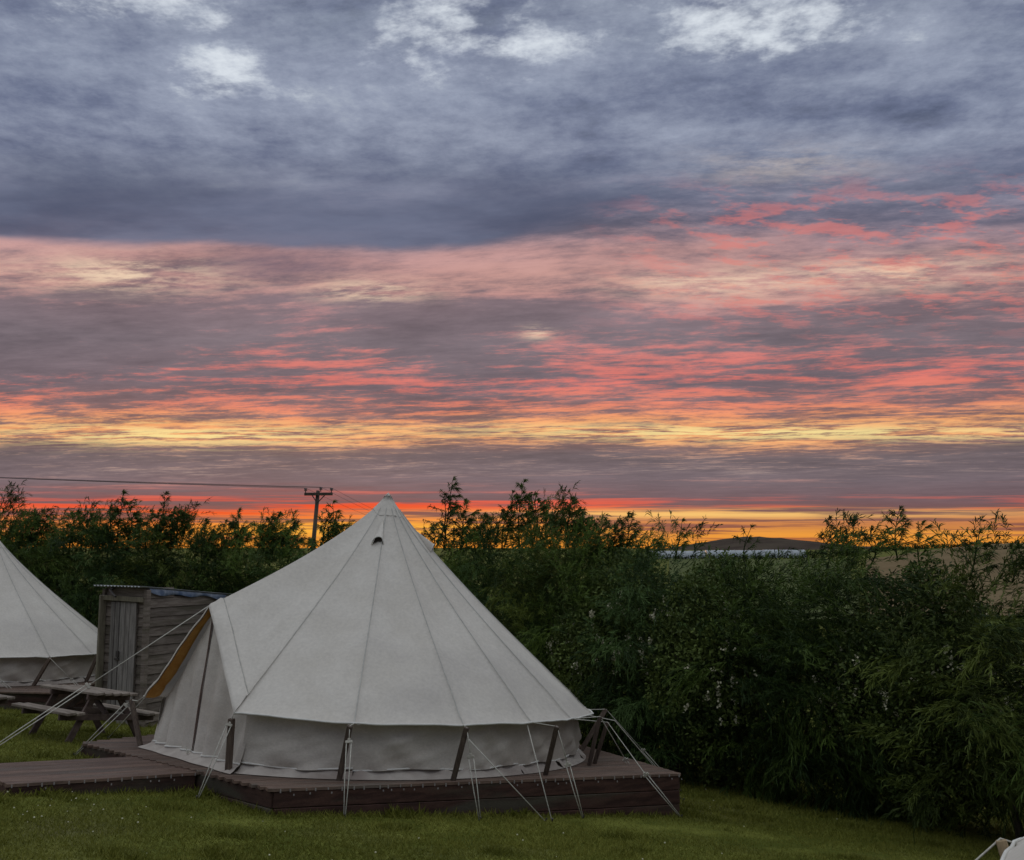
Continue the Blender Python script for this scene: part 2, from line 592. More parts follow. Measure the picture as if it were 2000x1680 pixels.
M['rope'] = pmat('rope', (0.42, 0.40, 0.34), (0.55, 0.53, 0.46), 60.0, rough=0.9, bump=0.4, bump_dist=0.003, spec=0.15)
M['slider'] = pmat('slider', (0.34, 0.31, 0.26), (0.48, 0.45, 0.38), 30.0, rough=0.7, bump=0.2)
M['pole_wood'] = pmat('pole_wood', (0.075, 0.052, 0.04), (0.13, 0.095, 0.07), 9.0, stretch=(6, 6, 0.6), rough=0.75, bump=0.3, jitter=0.3)
M['pale_pole'] = pmat('pale_pole', (0.26, 0.19, 0.11), (0.38, 0.28, 0.17), 9.0, stretch=(6, 6, 0.6), rough=0.75, bump=0.3, jitter=0.15)
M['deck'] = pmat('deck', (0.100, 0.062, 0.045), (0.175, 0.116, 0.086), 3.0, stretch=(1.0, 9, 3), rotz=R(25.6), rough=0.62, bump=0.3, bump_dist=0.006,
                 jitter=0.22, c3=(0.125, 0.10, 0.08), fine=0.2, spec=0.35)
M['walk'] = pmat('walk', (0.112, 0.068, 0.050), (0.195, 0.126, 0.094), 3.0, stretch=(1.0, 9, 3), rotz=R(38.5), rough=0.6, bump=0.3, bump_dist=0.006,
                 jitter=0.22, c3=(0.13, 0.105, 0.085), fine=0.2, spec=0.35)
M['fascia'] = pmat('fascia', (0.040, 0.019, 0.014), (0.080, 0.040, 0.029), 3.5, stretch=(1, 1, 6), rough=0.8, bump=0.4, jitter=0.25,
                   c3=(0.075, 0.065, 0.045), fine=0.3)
M['staple'] = pmat('staple', (0.22, 0.20, 0.19), (0.32, 0.29, 0.27), 50.0, rough=0.5, bump=0.0)
M['shed_wood'] = pmat('shed_wood', (0.115, 0.090, 0.072), (0.20, 0.165, 0.135), 4.0, stretch=(1, 1, 9), rough=0.85, bump=0.4, bump_dist=0.006,
                      jitter=0.22, c3=(0.10, 0.085, 0.06), fine=0.22)
M['shed_door'] = pmat('shed_door', (0.15, 0.135, 0.12), (0.25, 0.225, 0.20), 5.0, stretch=(8, 8, 0.7), rough=0.85, bump=0.4, bump_dist=0.006,
                      jitter=0.2, c3=(0.12, 0.105, 0.09), fine=0.2)
M['post_wood'] = pmat('post_wood', (0.15, 0.13, 0.09), (0.24, 0.21, 0.15), 5.0, stretch=(6, 6, 0.7), rough=0.85, bump=0.4, jitter=0.15)
M['tin'] = pmat('tin', (0.22, 0.23, 0.24), (0.34, 0.35, 0.36), 5.0, rough=0.45, bump=0.15, spec=0.5, c3=(0.20, 0.16, 0.13))
M['blue_foil'] = pmat('blue_foil', (0.07, 0.10, 0.16), (0.28, 0.31, 0.36), 7.0, rough=0.4, bump=0.6, bump_dist=0.02, spec=0.5, c3=(0.06, 0.10, 0.18))
M['iron'] = pmat('iron', (0.03, 0.028, 0.026), (0.06, 0.05, 0.045), 30.0, rough=0.5, bump=0.2, spec=0.5)
M['table_top'] = pmat('table_top', (0.13, 0.10, 0.078), (0.225, 0.185, 0.15), 4.0, stretch=(1, 7, 1), rotz=R(-37), rough=0.75, bump=0.3, jitter=0.15, fine=0.15)
M['table_leg'] = pmat('table_leg', (0.075, 0.050, 0.042), (0.12, 0.085, 0.07), 4.0, stretch=(3, 3, 3), rough=0.8, bump=0.3, jitter=0.2)
M['bark'] = pmat('bark', (0.05, 0.038, 0.028), (0.09, 0.07, 0.05), 20.0, stretch=(1, 1, 0.3), rough=0.9, bump=0.5)
M['twig'] = pmat('twig', (0.06, 0.05, 0.025), (0.10, 0.085, 0.045), 20.0, rough=0.8, bump=0.2)
M['pylon_wood'] = pmat('pylon_wood', (0.06, 0.045, 0.035), (0.10, 0.075, 0.06), 12.0, stretch=(1, 1, 0.1), rough=0.9, bump=0.3)
M['wire'] = pmat('wire', (0.02, 0.02, 0.022), (0.035, 0.035, 0.04), 10.0, rough=0.6, bump=0.0)
M['blossom'] = pmat('blossom', (0.48, 0.46, 0.31), (0.60, 0.57, 0.40), 40.0, rough=0.8, bump=0.1)
M['feather'] = leafmat('feather_leaf', (0.020, 0.038, 0.009), (0.130, 0.195, 0.036), 0.22)
M['feather2'] = leafmat('feather_leaf_olive', (0.026, 0.040, 0.008), (0.155, 0.195, 0.038), 0.22)
M['feather3'] = leafmat('feather_leaf_blue', (0.018, 0.036, 0.011), (0.105, 0.175, 0.048), 0.22)
M['broad'] = leafmat('broad_leaf', (0.024, 0.040, 0.010), (0.14, 0.185, 0.045), 0.18)
M['grass'] = leafmat('grass_blade', (0.085, 0.096, 0.013), (0.240, 0.236, 0.046), 0.15)
M['poly'] = pmat('polythene', (0.25, 0.28, 0.30), (0.32, 0.35, 0.37), 0.3, rough=0.35, bump=0.1, spec=0.5)
M['poly_end'] = pmat('polythene_end', (0.42, 0.46, 0.50), (0.52, 0.56, 0.60), 0.5, rough=0.4, bump=0.1)
M['hill'] = pmat('hill_heath', (0.060, 0.046, 0.038), (0.085, 0.068, 0.052), 0.012, rough=1.0, bump=0.0, c3=(0.05, 0.048, 0.03), spec=0.0)
M['stubble'] = pmat('stubble', (0.165, 0.120, 0.068), (0.20, 0.148, 0.086), 0.05, rough=1.0, bump=0.0, fine=0.1, spec=0.0)
M['pasture'] = pmat('pasture', (0.085, 0.10, 0.045), (0.12, 0.135, 0.06), 0.08, rough=1.0, bump=0.0, fine=0.1, spec=0.0)
M['far_bush'] = pmat('far_bush', (0.022, 0.03, 0.014), (0.045, 0.055, 0.025), 0.8, rough=1.0, bump=0.0, spec=0.0)
# the land: mown turf near the tents, rough pasture far off
M['turf'] = pmat('turf', (0.070, 0.084, 0.012), (0.140, 0.150, 0.028), 2.2, rough=1.0, bump=0.6, bump_dist=0.02, spec=0.1,
                 c3=(0.105, 0.100, 0.035), fine=0.35, detail=8.0)

# ------------------------------------------------------------------ land
def axis(lo, hi, step, far):
    a = list(np.arange(lo, hi + 1e-6, step))
    p, d = a[-1], step
    up = []
    while p < far:
        d *= 1.28
        p += d
        up.append(p)
    p, d = a[0], step
    dn = []
    while p > -far:
        d *= 1.28
        p -= d
        dn.append(p)
    return np.array(dn[::-1] + a + up)


def make_land():
    xs, ys = axis(-14, 12, 0.5, 9000), axis(-4, 26, 0.5, 9000)
    mb = MB()
    X, Y = np.meshgrid(xs, ys)
    Zg = gz(X, Y)
    Zg = Zg + 0.004 * np.sin(X * 2.3 + 1.3 * np.sin(Y * 1.1)) * np.cos(Y * 1.9)
    mb.grid([[(X[i, j], Y[i, j], Zg[i, j]) for j in range(len(xs))] for i in range(len(ys))])
    o = mb.build('ground', M['turf'], smooth=True)
    tag(o, kind='structure')


make_land()


def sheet(name, mat, x0, x1, y0, y1, lift, n=24, edge=None):
    mb = MB()
    rows = []
    for j in range(n + 1):
        y = y0 + (y1 - y0) * j / n
        row = []
        for i in range(n + 1):
            a = x0 + (x1 - x0) * i / n          # columns fan out with distance like the field's own edges
            x = a * y
            row.append((x, y, gzf(x, y) + lift))
        rows.append(row)
    mb.grid(rows)
    return tag(mb.build(name, mat, smooth=True), kind='structure')


sheet('stubble_field', M['stubble'], 0.36, 0.80, 75, 262, 0.25)
sheet('green_pasture', M['pasture'], 0.16, 0.345, 150, 410, 0.25)
sheet('cut_strip', M['pasture'], 0.20, 0.352, 70, 146, 0.2)


def make_hill():
    ridge_x = [246, 328, 411, 493, 575, 623, 684, 766, 821, 903, 1013, 1163, 1368]
    ridge_z = [-21.0, -15.5, -4.6, 11.8, 25.5, 31.7, 26.9, 17.3, 10.5, 5.0, 0.9, -3.2, -8.7]
    yc = 2600.0
    mb = MB()
    rows = []
    for j in range(13):
        t = (j - 6) / 6.0
        y = yc + t * 500
        row = []
        for i in range(70):
            x = ridge_x[0] + i * (ridge_x[-1] - ridge_x[0]) / 69
            zt = float(np.interp(x, ridge_x, ridge_z))
            low = -14.0
            k = max(0.0, 1 - t * t)
            z = low + (zt - low) * k ** 0.6 + (1.2 * math.sin(i * 1.7 + j * 2.1) + 0.8 * math.sin(i * 3.1 - j)) * k * (0.4 if j == 6 else 1)
            row.append((x, y, z))
        rows.append(row)
    mb.grid(rows)
    tag(mb.build('hill', M['hill'], smooth=True), kind='structure')


make_hill()


def polytunnel(x0, x1, y, w, h, label):
    z0 = (gzf(x0, y) + gzf(x1, y)) / 2
    root = thing('polytunnel', label, 'polytunnel', ((x0 + x1) / 2, y, z0 - 0.3), 'polytunnels in the far field')
    mb = MB()
    rows = []
    L = x1 - x0
    for i in range(25):
        x = x0 + L * i / 24
        sag = 0.10 * abs(math.sin(math.pi * i / 2))
        rows.append([(x, y - w / 2 * math.cos(math.pi * k / 10) * (1 if k not in (0, 10) else 1),
                      z0 - 0.3 + (h + 0.3) * (math.sin(math.pi * k / 10) ** 0.75) - sag) for k in range(11)])
    mb.grid(rows)
    mb.build('cover', M['poly'], root, smooth=True)
    for x in (x0, x1):
        e = MB()
        pts = [(x, y - w / 2 * math.cos(math.pi * k / 10), z0 - 0.3 + (h + 0.3) * (math.sin(math.pi * k / 10) ** 0.75)) for k in range(11)]
        e.v = pts
        e.f = [tuple(range(11))]
        e.build('end_wall', M['poly_end'], root)
    for i in range(0, 25, 4):
        fr = MB()
        x = x0 + L * i / 24
        fr.tube([(x, y - (w / 2 + 0.03) * math.cos(math.pi * k / 10), z0 - 0.3 + (h + 0.34) * (math.sin(math.pi * k / 10) ** 0.75)) for k in range(11)], 0.06, 4)
        fr.build('hoop', M['tin'], root)


polytunnel(64, 92, 470, 9, 3.6, 'left-hand of the three pale polytunnels below the hill')
polytunnel(94, 122, 476, 9, 3.9, 'middle one of the three pale polytunnels below the hill')
polytunnel(124, 144, 484, 9, 4.0, 'right-hand of the three pale polytunnels below the hill')


def far_hedge(name, pts, h, label, step=2.2):
    co, tr = [], []
    r = np.random.default_rng(len(name) + int(pts[0][0]))
    base = 0
    for (x0, y0), (x1, y1) in zip(pts[:-1], pts[1:]):
        L = math.hypot(x1 - x0, y1 - y0)
        n = max(2, int(L / step))
        for k in range(n):
            t = (k + r.random()) / n
            x, y = x0 + (x1 - x0) * t, y0 + (y1 - y0) * t
            z = gzf(x, y)
            s = h * (0.6 + 0.7 * r.random())
            m = 40
            P = r.normal(size=(m, 3))
            P /= np.linalg.norm(P, axis=1)[:, None]
            c = P * np.array([step * 0.8, step * 0.6, s * 0.5]) * (0.6 + 0.5 * r.random((m, 1))) + np.array([x, y, z + s * 0.45])
            d1, d2 = r.normal(size=(m, 3)) * 0.45 * h / 3, r.normal(size=(m, 3)) * 0.45 * h / 3
            tri = np.stack([c, c + d1 * 1.6, c + d2 * 1.6], 1).reshape(-1, 3)
            co.append(tri)
            tr.append(np.arange(m * 3).reshape(-1, 3) + base)
            base += m * 3
    me = np_mesh(name, np.concatenate(co), np.concatenate(tr), M['far_bush'])
    tag(obj(name, me), label, 'hedgerow', kind='stuff')


far_hedge('distant_hedgerow', [(40, 418), (95, 424), (150, 440)], 2.0, 'dark distant hedgerow along the foot of the polytunnels')
far_hedge('field_hedgerow', [(92, 205), (120, 196), (170, 190)], 1.3, 'dark hedgerow dividing the stubble fields on the right')
far_hedge('hill_hedgerow', [(150, 620), (240, 640), (420, 700)], 3.0, 'thin dark hedgerow at the right foot of the hill')

# ------------------------------------------------------------------ decks
def clip_row(poly, o, u, n, d):
    """interval of the line o + n*d + u*t inside the polygon"""
    ts = []
    for i in range(len(poly)):
        ax, ay = poly[i][0] - o[0], poly[i][1] - o[1]
        bx, by = poly[(i + 1) % len(poly)][0] - o[0], poly[(i + 1) % len(poly)][1] - o[1]
        da, db = ax * n[0] + ay * n[1] - d, bx * n[0] + by * n[1] - d
        if (da < 0) != (db < 0):
            t = da / (da - db)
            x, y = ax + (bx - ax) * t, ay + (by - ay) * t
            ts.append(x * u[0] + y * u[1])
    return (min(ts), max(ts)) if len(ts) >= 2 else None


def deck_board(root, mat, o, u, n, d, w, t0, t1, zf, th=0.028, ridges=5):
    """one grooved board"""
    mb = MB()
    prof = []
    for k in range(ridges):
        a = -w / 2 + w * k / ridges
        g = w / ridges
        prof += [(a + 0.18 * g, 0.0), (a + 0.82 * g, 0.0), (a + 0.86 * g, -0.006), (a + 1.14 * g, -0.006)]
    prof = [(-w / 2, -0.004)] + prof[:-2] + [(w / 2, -0.004), (w / 2, -th), (-w / 2, -th)]
    rows = []
    for t in (t0, t1):
        row = []
        for (s, h) in prof:
            x = o[0] + u[0] * t + n[0] * (d + s)
            y = o[1] + u[1] * t + n[1] * (d + s)
            row.append((x, y, zf(x, y) + h))
        rows.append(row)
    n0 = mb.grid(rows, close=True)
    k = len(prof)
    mb.f += [tuple(n0 + i for i in reversed(range(k))), tuple(n0 + k + i for i in range(k))]
    return mb.build('board', mat, root)


def fascia(root, a, b, zf, out, mat, planks=3, ph=0.13, thick=0.03, drop=0.03, name='fascia_board', until=None):
    """horizontal skirting planks under a deck edge; the lowest ones run into the ground"""
    for k in range(planks):
        mb = MB()
        top = -drop - k * (ph + 0.006)
        mid = top - ph / 2
        pa = Vector((a[0], a[1], zf(*a) + mid))
        pb = Vector((b[0], b[1], zf(*b) + mid))
        if pa.z + ph / 2 < gzf(a[0], a[1]) - 0.02 and pb.z + ph / 2 < gzf(b[0], b[1]) - 0.02:
            continue
        off = Vector((out[0], out[1], 0)) * (rng.uniform(-0.004, 0.004))
        mb.prism(pa + off, pb + off, (0, 0, 1), thick, ph)
        mb.build(name, mat, root, bevel=0.004)


def staples(root, a, b, zf, out, step, mat):
    mb = MB()
    L = math.hypot(b[0] - a[0], b[1] - a[1])
    n = int(L / step)
    for k in range(n):
        t = (k + 0.5 + rng.uniform(-0.2, 0.2)) / n
        x, y = a[0] + (b[0] - a[0]) * t, a[1] + (b[1] - a[1]) * t
        p = Vector((x + out[0] * 0.018, y + out[1] * 0.018, zf(x, y) - 0.005))
        mb.prism(p, p - Vector((0, 0, rng.uniform(0.018, 0.032))), (out[0], out[1], 0.0), 0.010, 0.006)
        if rng.random() < 0.5:
            q = p + Vector((0.03 * (b[0] - a[0]) / L, 0.03 * (b[1] - a[1]) / L, -0.035 - 0.01 * rng.random()))
            mb.prism(q, q - Vector((0, 0, 0.014)), (out[0], out[1], 0.0), 0.010, 0.006)
    o = mb.build('clips', mat, root)
    o['kind'] = 'stuff'


def make_deck(name, label, poly, u, zf, matname, fronts, bw=0.120, gap=0.007, planks=3, clip_edges=(0,)):
    o = poly[0]
    n = (-u[1], u[0])
    root = thing(name, label, 'deck', (o[0], o[1], gzf(*o)))
    dmax = max((p[0] - o[0]) * n[0] + (p[1] - o[1]) * n[1] for p in poly)
    dmin = min((p[0] - o[0]) * n[0] + (p[1] - o[1]) * n[1] for p in poly)
    d = dmin + bw / 2 + 0.004
    while d < dmax - bw / 2:
        iv = clip_row(poly, o, u, n, d)
        if iv and iv[1] - iv[0] > 0.1:
            deck_board(root, M[matname], o, u, n, d, bw, iv[0] + rng.uniform(-0.008, 0.008), iv[1] + rng.uniform(-0.008, 0.008), zf)
        d += bw + gap
    for i in fronts:
        a, b = poly[i], poly[(i + 1) % len(poly)]
        L = math.hypot(b[0] - a[0], b[1] - a[1])
        out = ((b[1] - a[1]) / L, -(b[0] - a[0]) / L)
        ins = 0.022
        a2 = (a[0] - out[0] * ins + (b[0] - a[0]) / L * 0.02, a[1] - out[1] * ins + (b[1] - a[1]) / L * 0.02)
        b2 = (b[0] - out[0] * ins - (b[0] - a[0]) / L * 0.02, b[1] - out[1] * ins - (b[1] - a[1]) / L * 0.02)
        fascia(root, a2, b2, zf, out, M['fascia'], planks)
        if i in clip_edges:
            staples(root, a, b, zf, out, 0.105, M['staple'])
    # joists under the boards keep the edge solid
    return root


DA, DC, DF, DG, DE = (-1.98, 8.31), (1.69, 10.07), (0.17, 14.4), (-3.6, 13.8), (-4.78, 11.09)
uL = math.hypot(3.67, 1.76)
DU = (3.67 / uL, 1.76 / uL)
main_poly = [DA, DC, DF, DG, DE]
make_deck('tent_deck', 'dark brown timber deck carrying the large cream tent in the middle', main_poly, DU, dz, 'deck', (0, 1, 2, 3, 4), planks=4)

WU = (0.777, 0.630)
WN = (-WU[1], WU[0])
W0 = (-4.11, 8.19)
walk_poly = [W0, (W0[0] + WU[0] * 1.60, W0[1] + WU[1] * 1.60),
             (W0[0] + WU[0] * 1.48 + WN[0] * 1.34, W0[1] + WU[1] * 1.48 + WN[1] * 1.34), (W0[0] + WN[0] * 1.34, W0[1] + WN[1] * 1.34)]
wz = lambda x, y: dz(x, y) - 0.012
make_deck('walkway_deck', 'low reddish timber walkway platform in front of the tent door', walk_poly, WU, wz, 'walk', (0, 2, 3), planks=2, bw=0.115)

# ------------------------------------------------------------------ bell tents
class Frame:
    def __init__(self, c, z0, tilt, yaw, apex=2.87):
        self.apex = apex
        self.c = Vector((c[0], c[1], z0))
        self.n = Vector((tilt[0], tilt[1], 1.0))
        self.tilt = tilt
        self.yaw = yaw

    def p(self, th, r, h):
        a = th + self.yaw
        x, y = r * math.cos(a), r * math.sin(a)
        return self.c + Vector((x, y, -self.tilt[0] * x - self.tilt[1] * y)) + self.n * h


def wob(a, b, c=0.0):
    return math.sin(a * 1.7 + 1.3 * math.sin(b * 1.1 + c)) * 0.6 + 0.4 * math.sin(a * 3.3 - b * 2.1 + c * 1.7)


HALF = R(27.5)
RC, HC = 2.47, 0.53       # eave corners beside the door
RP, HP = 2.04, 1.49       # peak over the door
RE, HE = 2.48, 0.475      # eave elsewhere
RB = 2.32                 # wall
BEAR = [-112.5, -86, -63, -45, -29, -9, 12, 33, 54, 75, 96, 117, 138, 157, 175, 192.5]
GUY = [R(q + 140) for q in BEAR]          # guy points, measured round from the door
NG = len(GUY) - 1


def guy_k(a):
    """panel coordinate of a local angle: whole numbers at the guy points"""
    a = a if a > 0 else a + 2 * math.pi
    return min(max(float(np.interp(a, GUY, range(NG + 1))), 0.0), NG - 1e-6)


def eave(th):
    """local radius/height of the roof edge at angle th (0 = door)"""
    a = (th + math.pi) % (2 * math.pi) - math.pi
    if abs(a) <= HALF + 1e-6:
        # straight edge of the porch, from corner to peak
        cx, cy = RC * math.cos(HALF), RC * math.sin(HALF)
        t = min(1.0, abs(math.tan(a)) / math.tan(HALF))
        # point on the chord in plan
        x = RP + (cx - RP) * t
        y = cy * t
        h = HP + (HC - HP) * t + 0.05 * math.sin(math.pi * t) * (0.6 - t)
        return math.hypot(x, y), h, math.copysign(math.atan2(y, x), a)
    k = guy_k(a)
    fr = k - math.floor(k)
    sc = math.sin(math.pi * fr)
    blend = min(1.0, min(k, NG - k) / 1.0)
    r = RC + (RE - RC) * blend - 0.022 * sc
    h = HC + (HE - HC) * blend + 0.006 * sc
    return r, h, a


def roof_pt(F, th, s, lift=0.0, lean=0.0):
    APEX = F.apex
    r, h, a = eave(th)
    k = 0.12 * math.sin(math.pi * s ** 0.62)
    hh = APEX + (h - APEX) * s - k
    if s > 0.9 and abs(a) > HALF:
        hh += 0.05 * ((s - 0.9) / 0.1) ** 2 - 0.05
        hh += 0.05 * (1 - (s - 0.9) / 0.1)
    b = 0.0
    if abs(a) > HALF:
        kk = guy_k(a)
        fr = kk - math.floor(kk)
        b = -0.048 * math.sin(math.pi * fr) ** 0.8 * math.sin(math.pi * min(1.0, s * 1.02)) ** 0.7
        b += 0.010 * wob(kk * 5.0, s * 2.2, 1.0) * s * (1 - 0.5 * s)
        b += 0.012 * math.exp(-((fr - 0.5) / 0.12) ** 2) * math.sin(s * 5 + kk) * math.sin(math.pi * s)
        # puckers run up from the guy points
        e = min(fr, 1 - fr)
        b += 0.030 * math.exp(-(e / 0.14) ** 2) * math.sin(e * 75 + 1.0) * max(0.0, s - 0.45) ** 1.2
    else:
        e = HALF - abs(a)
        b = 0.022 * math.exp(-(e / 0.16) ** 2) * math.sin(e * 55) * max(0.0, s - 0.45)
        b += -0.035 * math.sin(math.pi * abs(a) / HALF) * math.sin(math.pi * s) + 0.008 * wob(a * 14, s * 4, 2.0) * s
    rr = r * s + 0.03 * (1 - s)
    p = F.p(a, rr + (b + lift) * 0.65, hh + (b + lift) * 0.75)
    p.x += lean * (1 - s)
    return p


def make_tent(name, label, cat_group, F, lean, seed, vents, poles, far_side=-1, full=True):
    rs = random.Random(seed)
    root = thing(name, label, 'tent', tuple(F.p(0, 0, 0)), cat_group)
    # roof panels
    edges = [0.0, HALF] + GUY[1:] + [2 * math.pi]
    NS = 30
    for i in range(len(edges) - 1):
        a0, a1 = edges[i], edges[i + 1]
        mb = MB()
        rows = []
        for j in range(NS + 1):
            s = 0.02 + 0.98 * j / NS
            rows.append([roof_pt(F, a0 + (a1 - a0) * q / 28, s, 0.0, lean) for q in range(29)])
        mb.grid(rows)
        mb.build('roof_panel', M['canvas'], root, smooth=True)
    # seams
    for a in [HALF] + GUY[1:]:
        for side in (-1,):
            mb = MB()
            rows = []
            for j in range(NS + 1):
                s = 0.05 + 0.945 * j / NS
                w = 0.0055 / max(0.25, 2.6 * s)
                rows.append([roof_pt(F, a - w, s, 0.003, lean), roof_pt(F, a, s, 0.007, lean), roof_pt(F, a + w, s, 0.003, lean)])
            mb.grid(rows)
            mb.build('seam', M['seam'], root, smooth=True)
    # cap
    mb = MB()
    rows = []
    for j in range(5):
        s = 0.004 + 0.075 * j / 4
        rows.append([roof_pt(F, 2 * math.pi * q / 32, s, 0.006, lean) for q in range(32)])
    mb.grid(rows, close=True)
    top = F.p(0, 0, F.apex + 0.03)
    top.x += lean
    n = len(mb.v)
    mb.v.append(tuple(top))
    for q in range(32):
        mb.f.append((n, q, (q + 1) % 32))
    mb.build('apex_cap', M['canvas'], root, smooth=True)
    # eave hem
    mb = MB()
    pts = [roof_pt(F, HALF + (2 * math.pi - 2 * HALF) * q / 150, 1.0, 0.004, lean) for q in range(151)]
    mb.tube(pts, 0.011, 5)
    mb.build('eave_hem', M['hem'], root, smooth=True)
    # porch hems: a band folded over the edge on each side of the door
    for sgn in (-1, 1):
        mb = MB()
        rows = []
        for q in range(21):
            a = sgn * HALF * q / 20
            rows.append([roof_pt(F, a, 0.928, 0.003, lean), roof_pt(F, a, 0.936, 0.022, lean), roof_pt(F, a, 0.968, 0.012, lean), roof_pt(F, a, 0.985, 0.016, lean), roof_pt(F, a, 1.0, 0.006, lean), roof_pt(F, a, 1.004, -0.012, lean)])
        mb.grid(rows)
        ph_ = mb.build('porch_hem', M['canvas'], root, smooth=True)
        mb = MB()
        mb.tube([roof_pt(F, sgn * HALF * q / 20, 0.926, 0.004, lean) for q in range(21)], 0.005, 4)
        mb.build('stitching', M['seam'], ph_)
    # orange strip under the far porch edge: sunset glow through canvas, painted on
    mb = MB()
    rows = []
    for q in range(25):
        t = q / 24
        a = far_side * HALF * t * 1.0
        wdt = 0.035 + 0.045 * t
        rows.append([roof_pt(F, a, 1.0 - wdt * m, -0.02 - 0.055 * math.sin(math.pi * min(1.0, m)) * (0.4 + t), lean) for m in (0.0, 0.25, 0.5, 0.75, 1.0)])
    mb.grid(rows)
    mb.build('porch_glow_strip', M['painted_glow'], root, smooth=True)
    # vents
    for (a, s0, s1) in vents:
        def arch(t, q, n=12, lift=1.0, k=1.0):
            ph = math.pi * q / n
            s = s0 + (s1 - s0) * t
            hw = 0.065 * t ** 0.85 / max(0.25, 2.5 * s) * k
            sn = max(0.0, math.sin(ph))
            return roof_pt(F, a + hw * math.cos(ph), s - 0.014 * sn * t * t, 0.005 + 0.070 * t * sn ** 0.75 * lift, lean)
        mb = MB()
        mb.grid([[arch(j / 8, q) for q in range(13)] for j in range(9)])
        hood = mb.build('vent_hood', M['canvas'], root, smooth=True)
        mo = MB()
        mo.grid([[arch(0.25 + 0.75 * j / 4, q, lift=0.08, k=0.92) for q in (0, 3, 6, 9, 12)] for j in range(5)])
        mo.build('vent_dark_patch', M['painted_dark'], hood)  # dark sheet on the roof, shade inside the hood put into its colour
        me = MB()
        me.tube([arch(1.0, q) for q in range(13)], 0.006, 5)
        me.build('vent_rim', M['hem'], hood, smooth=True)
    # walls
    for i in range(NG):
        a0, a1 = GUY[i], GUY[i + 1]
        ph = rs.uniform(0, 9)
        mb = MB()
        rows = []
        for j in range(13):
            t = j / 12
            h = 0.075 + (0.50 - 0.075) * t
            row = []
            for q in range(19):
                w = q / 18
                fold = 0.024 * math.sin((w * 11 + t * 7) + ph + math.sin(w * 5 + ph)) * math.sin(math.pi * w) * (1 - 0.5 * t)
                fold += 0.020 * wob(w * 7 - t * 4, t * 5 + w * 3, ph) * math.sin(math.pi * w)
                bul = 0.03 * math.sin(math.pi * w) * math.sin(math.pi * (0.2 + 0.7 * t))
                row.append(F.p(a0 + (a1 - a0) * w, RB + 0.02 * (1 - t) + fold + bul - 0.03, h + 0.012 * math.sin(w * 5 + ph) * (1 - t)))
            rows.append(row)
        mb.grid(rows)
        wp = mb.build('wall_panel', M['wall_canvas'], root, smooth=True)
        mb = MB()
        mb.tube([F.p(a0 + (a1 - a0) * q / 18, RB - 0.004 + 0.016 * math.sin(q * 0.5 + ph) * math.sin(math.pi * q / 18), 0.080 + 0.012 * math.sin(q / 18 * 5 + ph)) for q in range(19)], 0.009, 5)
        mb.build('wall_hem', M['hem'], wp, smooth=True)
        mb = MB()
        rows = []
        for j in range(7):
            t = j / 6
            row = []
            for q in range(25):
                w = q / 24
                rum = 0.016 * math.sin(w * 23 + ph + 3 * t) * math.sin(math.pi * t) + 0.02 * wob(w * 9, t * 3, ph) * math.sin(math.pi * t)
                row.append(F.p(a0 + (a1 - a0) * w, RB - 0.05 + 0.14 * t + rum * 0.6, 0.074 * (1 - t) ** 1.3 + 0.007 + max(0, rum)))
            rows.append(row)
        mb.grid(rows)
        mb.build('mud_flap', M['mud_canvas'], root, smooth=True)
    # door
    cx, cy = RB * math.cos(HALF) - 0.02, RB * math.sin(HALF) + 0.02

    def door_pt(w, t, out=0.0, fk=1.0):
        """w -1..1 across the door, t 0..1 up"""
        y = cy * w
        x = cx + 0.03
        a = math.atan2(y, x)
        r = math.hypot(x, y)
        top = HP + (HC - HP) * abs(w)
        rr_, _, _ = eave(a)
        top -= 0.02 + 0.05 * math.sin(math.pi * abs(w))
        h = 0.075 + (top - 0.075) * t
        fold = 0.070 * math.sin(w * 19 + (1 - t) * 3.4 * w + 0.7 * math.sin(w * 7)) * max(0.0, 1 - t) ** 0.8 * math.sin(math.pi * min(1, abs(w))) + 0.008 * wob(w * 8, t * 4, 3.0)
        fold *= fk
        lean_in = -0.10 * (max(t, 0.0) ** 1.2)
        return F.p(math.atan2(y, x + lean_in + fold + out), math.hypot(x + lean_in + fold + out, y), h)

    for sgn in (-1, 1):
        mb = MB()
        rows = [[door_pt(sgn * (0.004 + 0.996 * q / 24), j / 20) for q in range(25)] for j in range(21)]
        mb.grid(rows)
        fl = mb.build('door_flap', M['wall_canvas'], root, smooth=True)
        mb = MB()
        mb.tube([door_pt(sgn * (0.004 + 0.996 * q / 24), 0.0, 0.006) for q in range(25)], 0.010, 5)
        mb.build('flap_hem', M['hem'], fl, smooth=True)
    mb = MB()
    rows = [[door_pt(w, j / 24, 0.012) for w in (-0.022, 0.0, 0.022)] for j in range(25)]
    mb.grid(rows)
    zp = mb.build('zip', M['zip'], root, smooth=True)
    mb = MB()
    mb.tube([door_pt(0.0, 0.02, 0.02), door_pt(0.03, 0.0, 0.05), door_pt(-0.06, -0.015, 0.05), door_pt(-0.09, 0.03, 0.05)], 0.006, 5)
    mb.build('zip_pull', M['rope'], zp)
    mb = MB()
    rows = []
    for j in range(7):
        t = j / 6
        rows.append([F.p(0, 0, 0) + (door_pt(-1 + 2 * q / 40, 0.0, 0.0, 1.0 - t) - F.p(0, 0, 0)) * (1.0 + (0.06 + 0.004 * math.sin(q * 0.53 + 1.0)) * t)
                     - F.n * (0.072 * t ** 0.7) + F.n * max(0.0, 0.020 * wob(q * 0.83 + 2.0 * math.sin(q * 0.21), t * 3, 5.0) * math.sin(math.pi * t)) for q in range(41)])
    mb.grid(rows)
    mb.build('door_mud_flap', M['mud_canvas'], root, smooth=True)
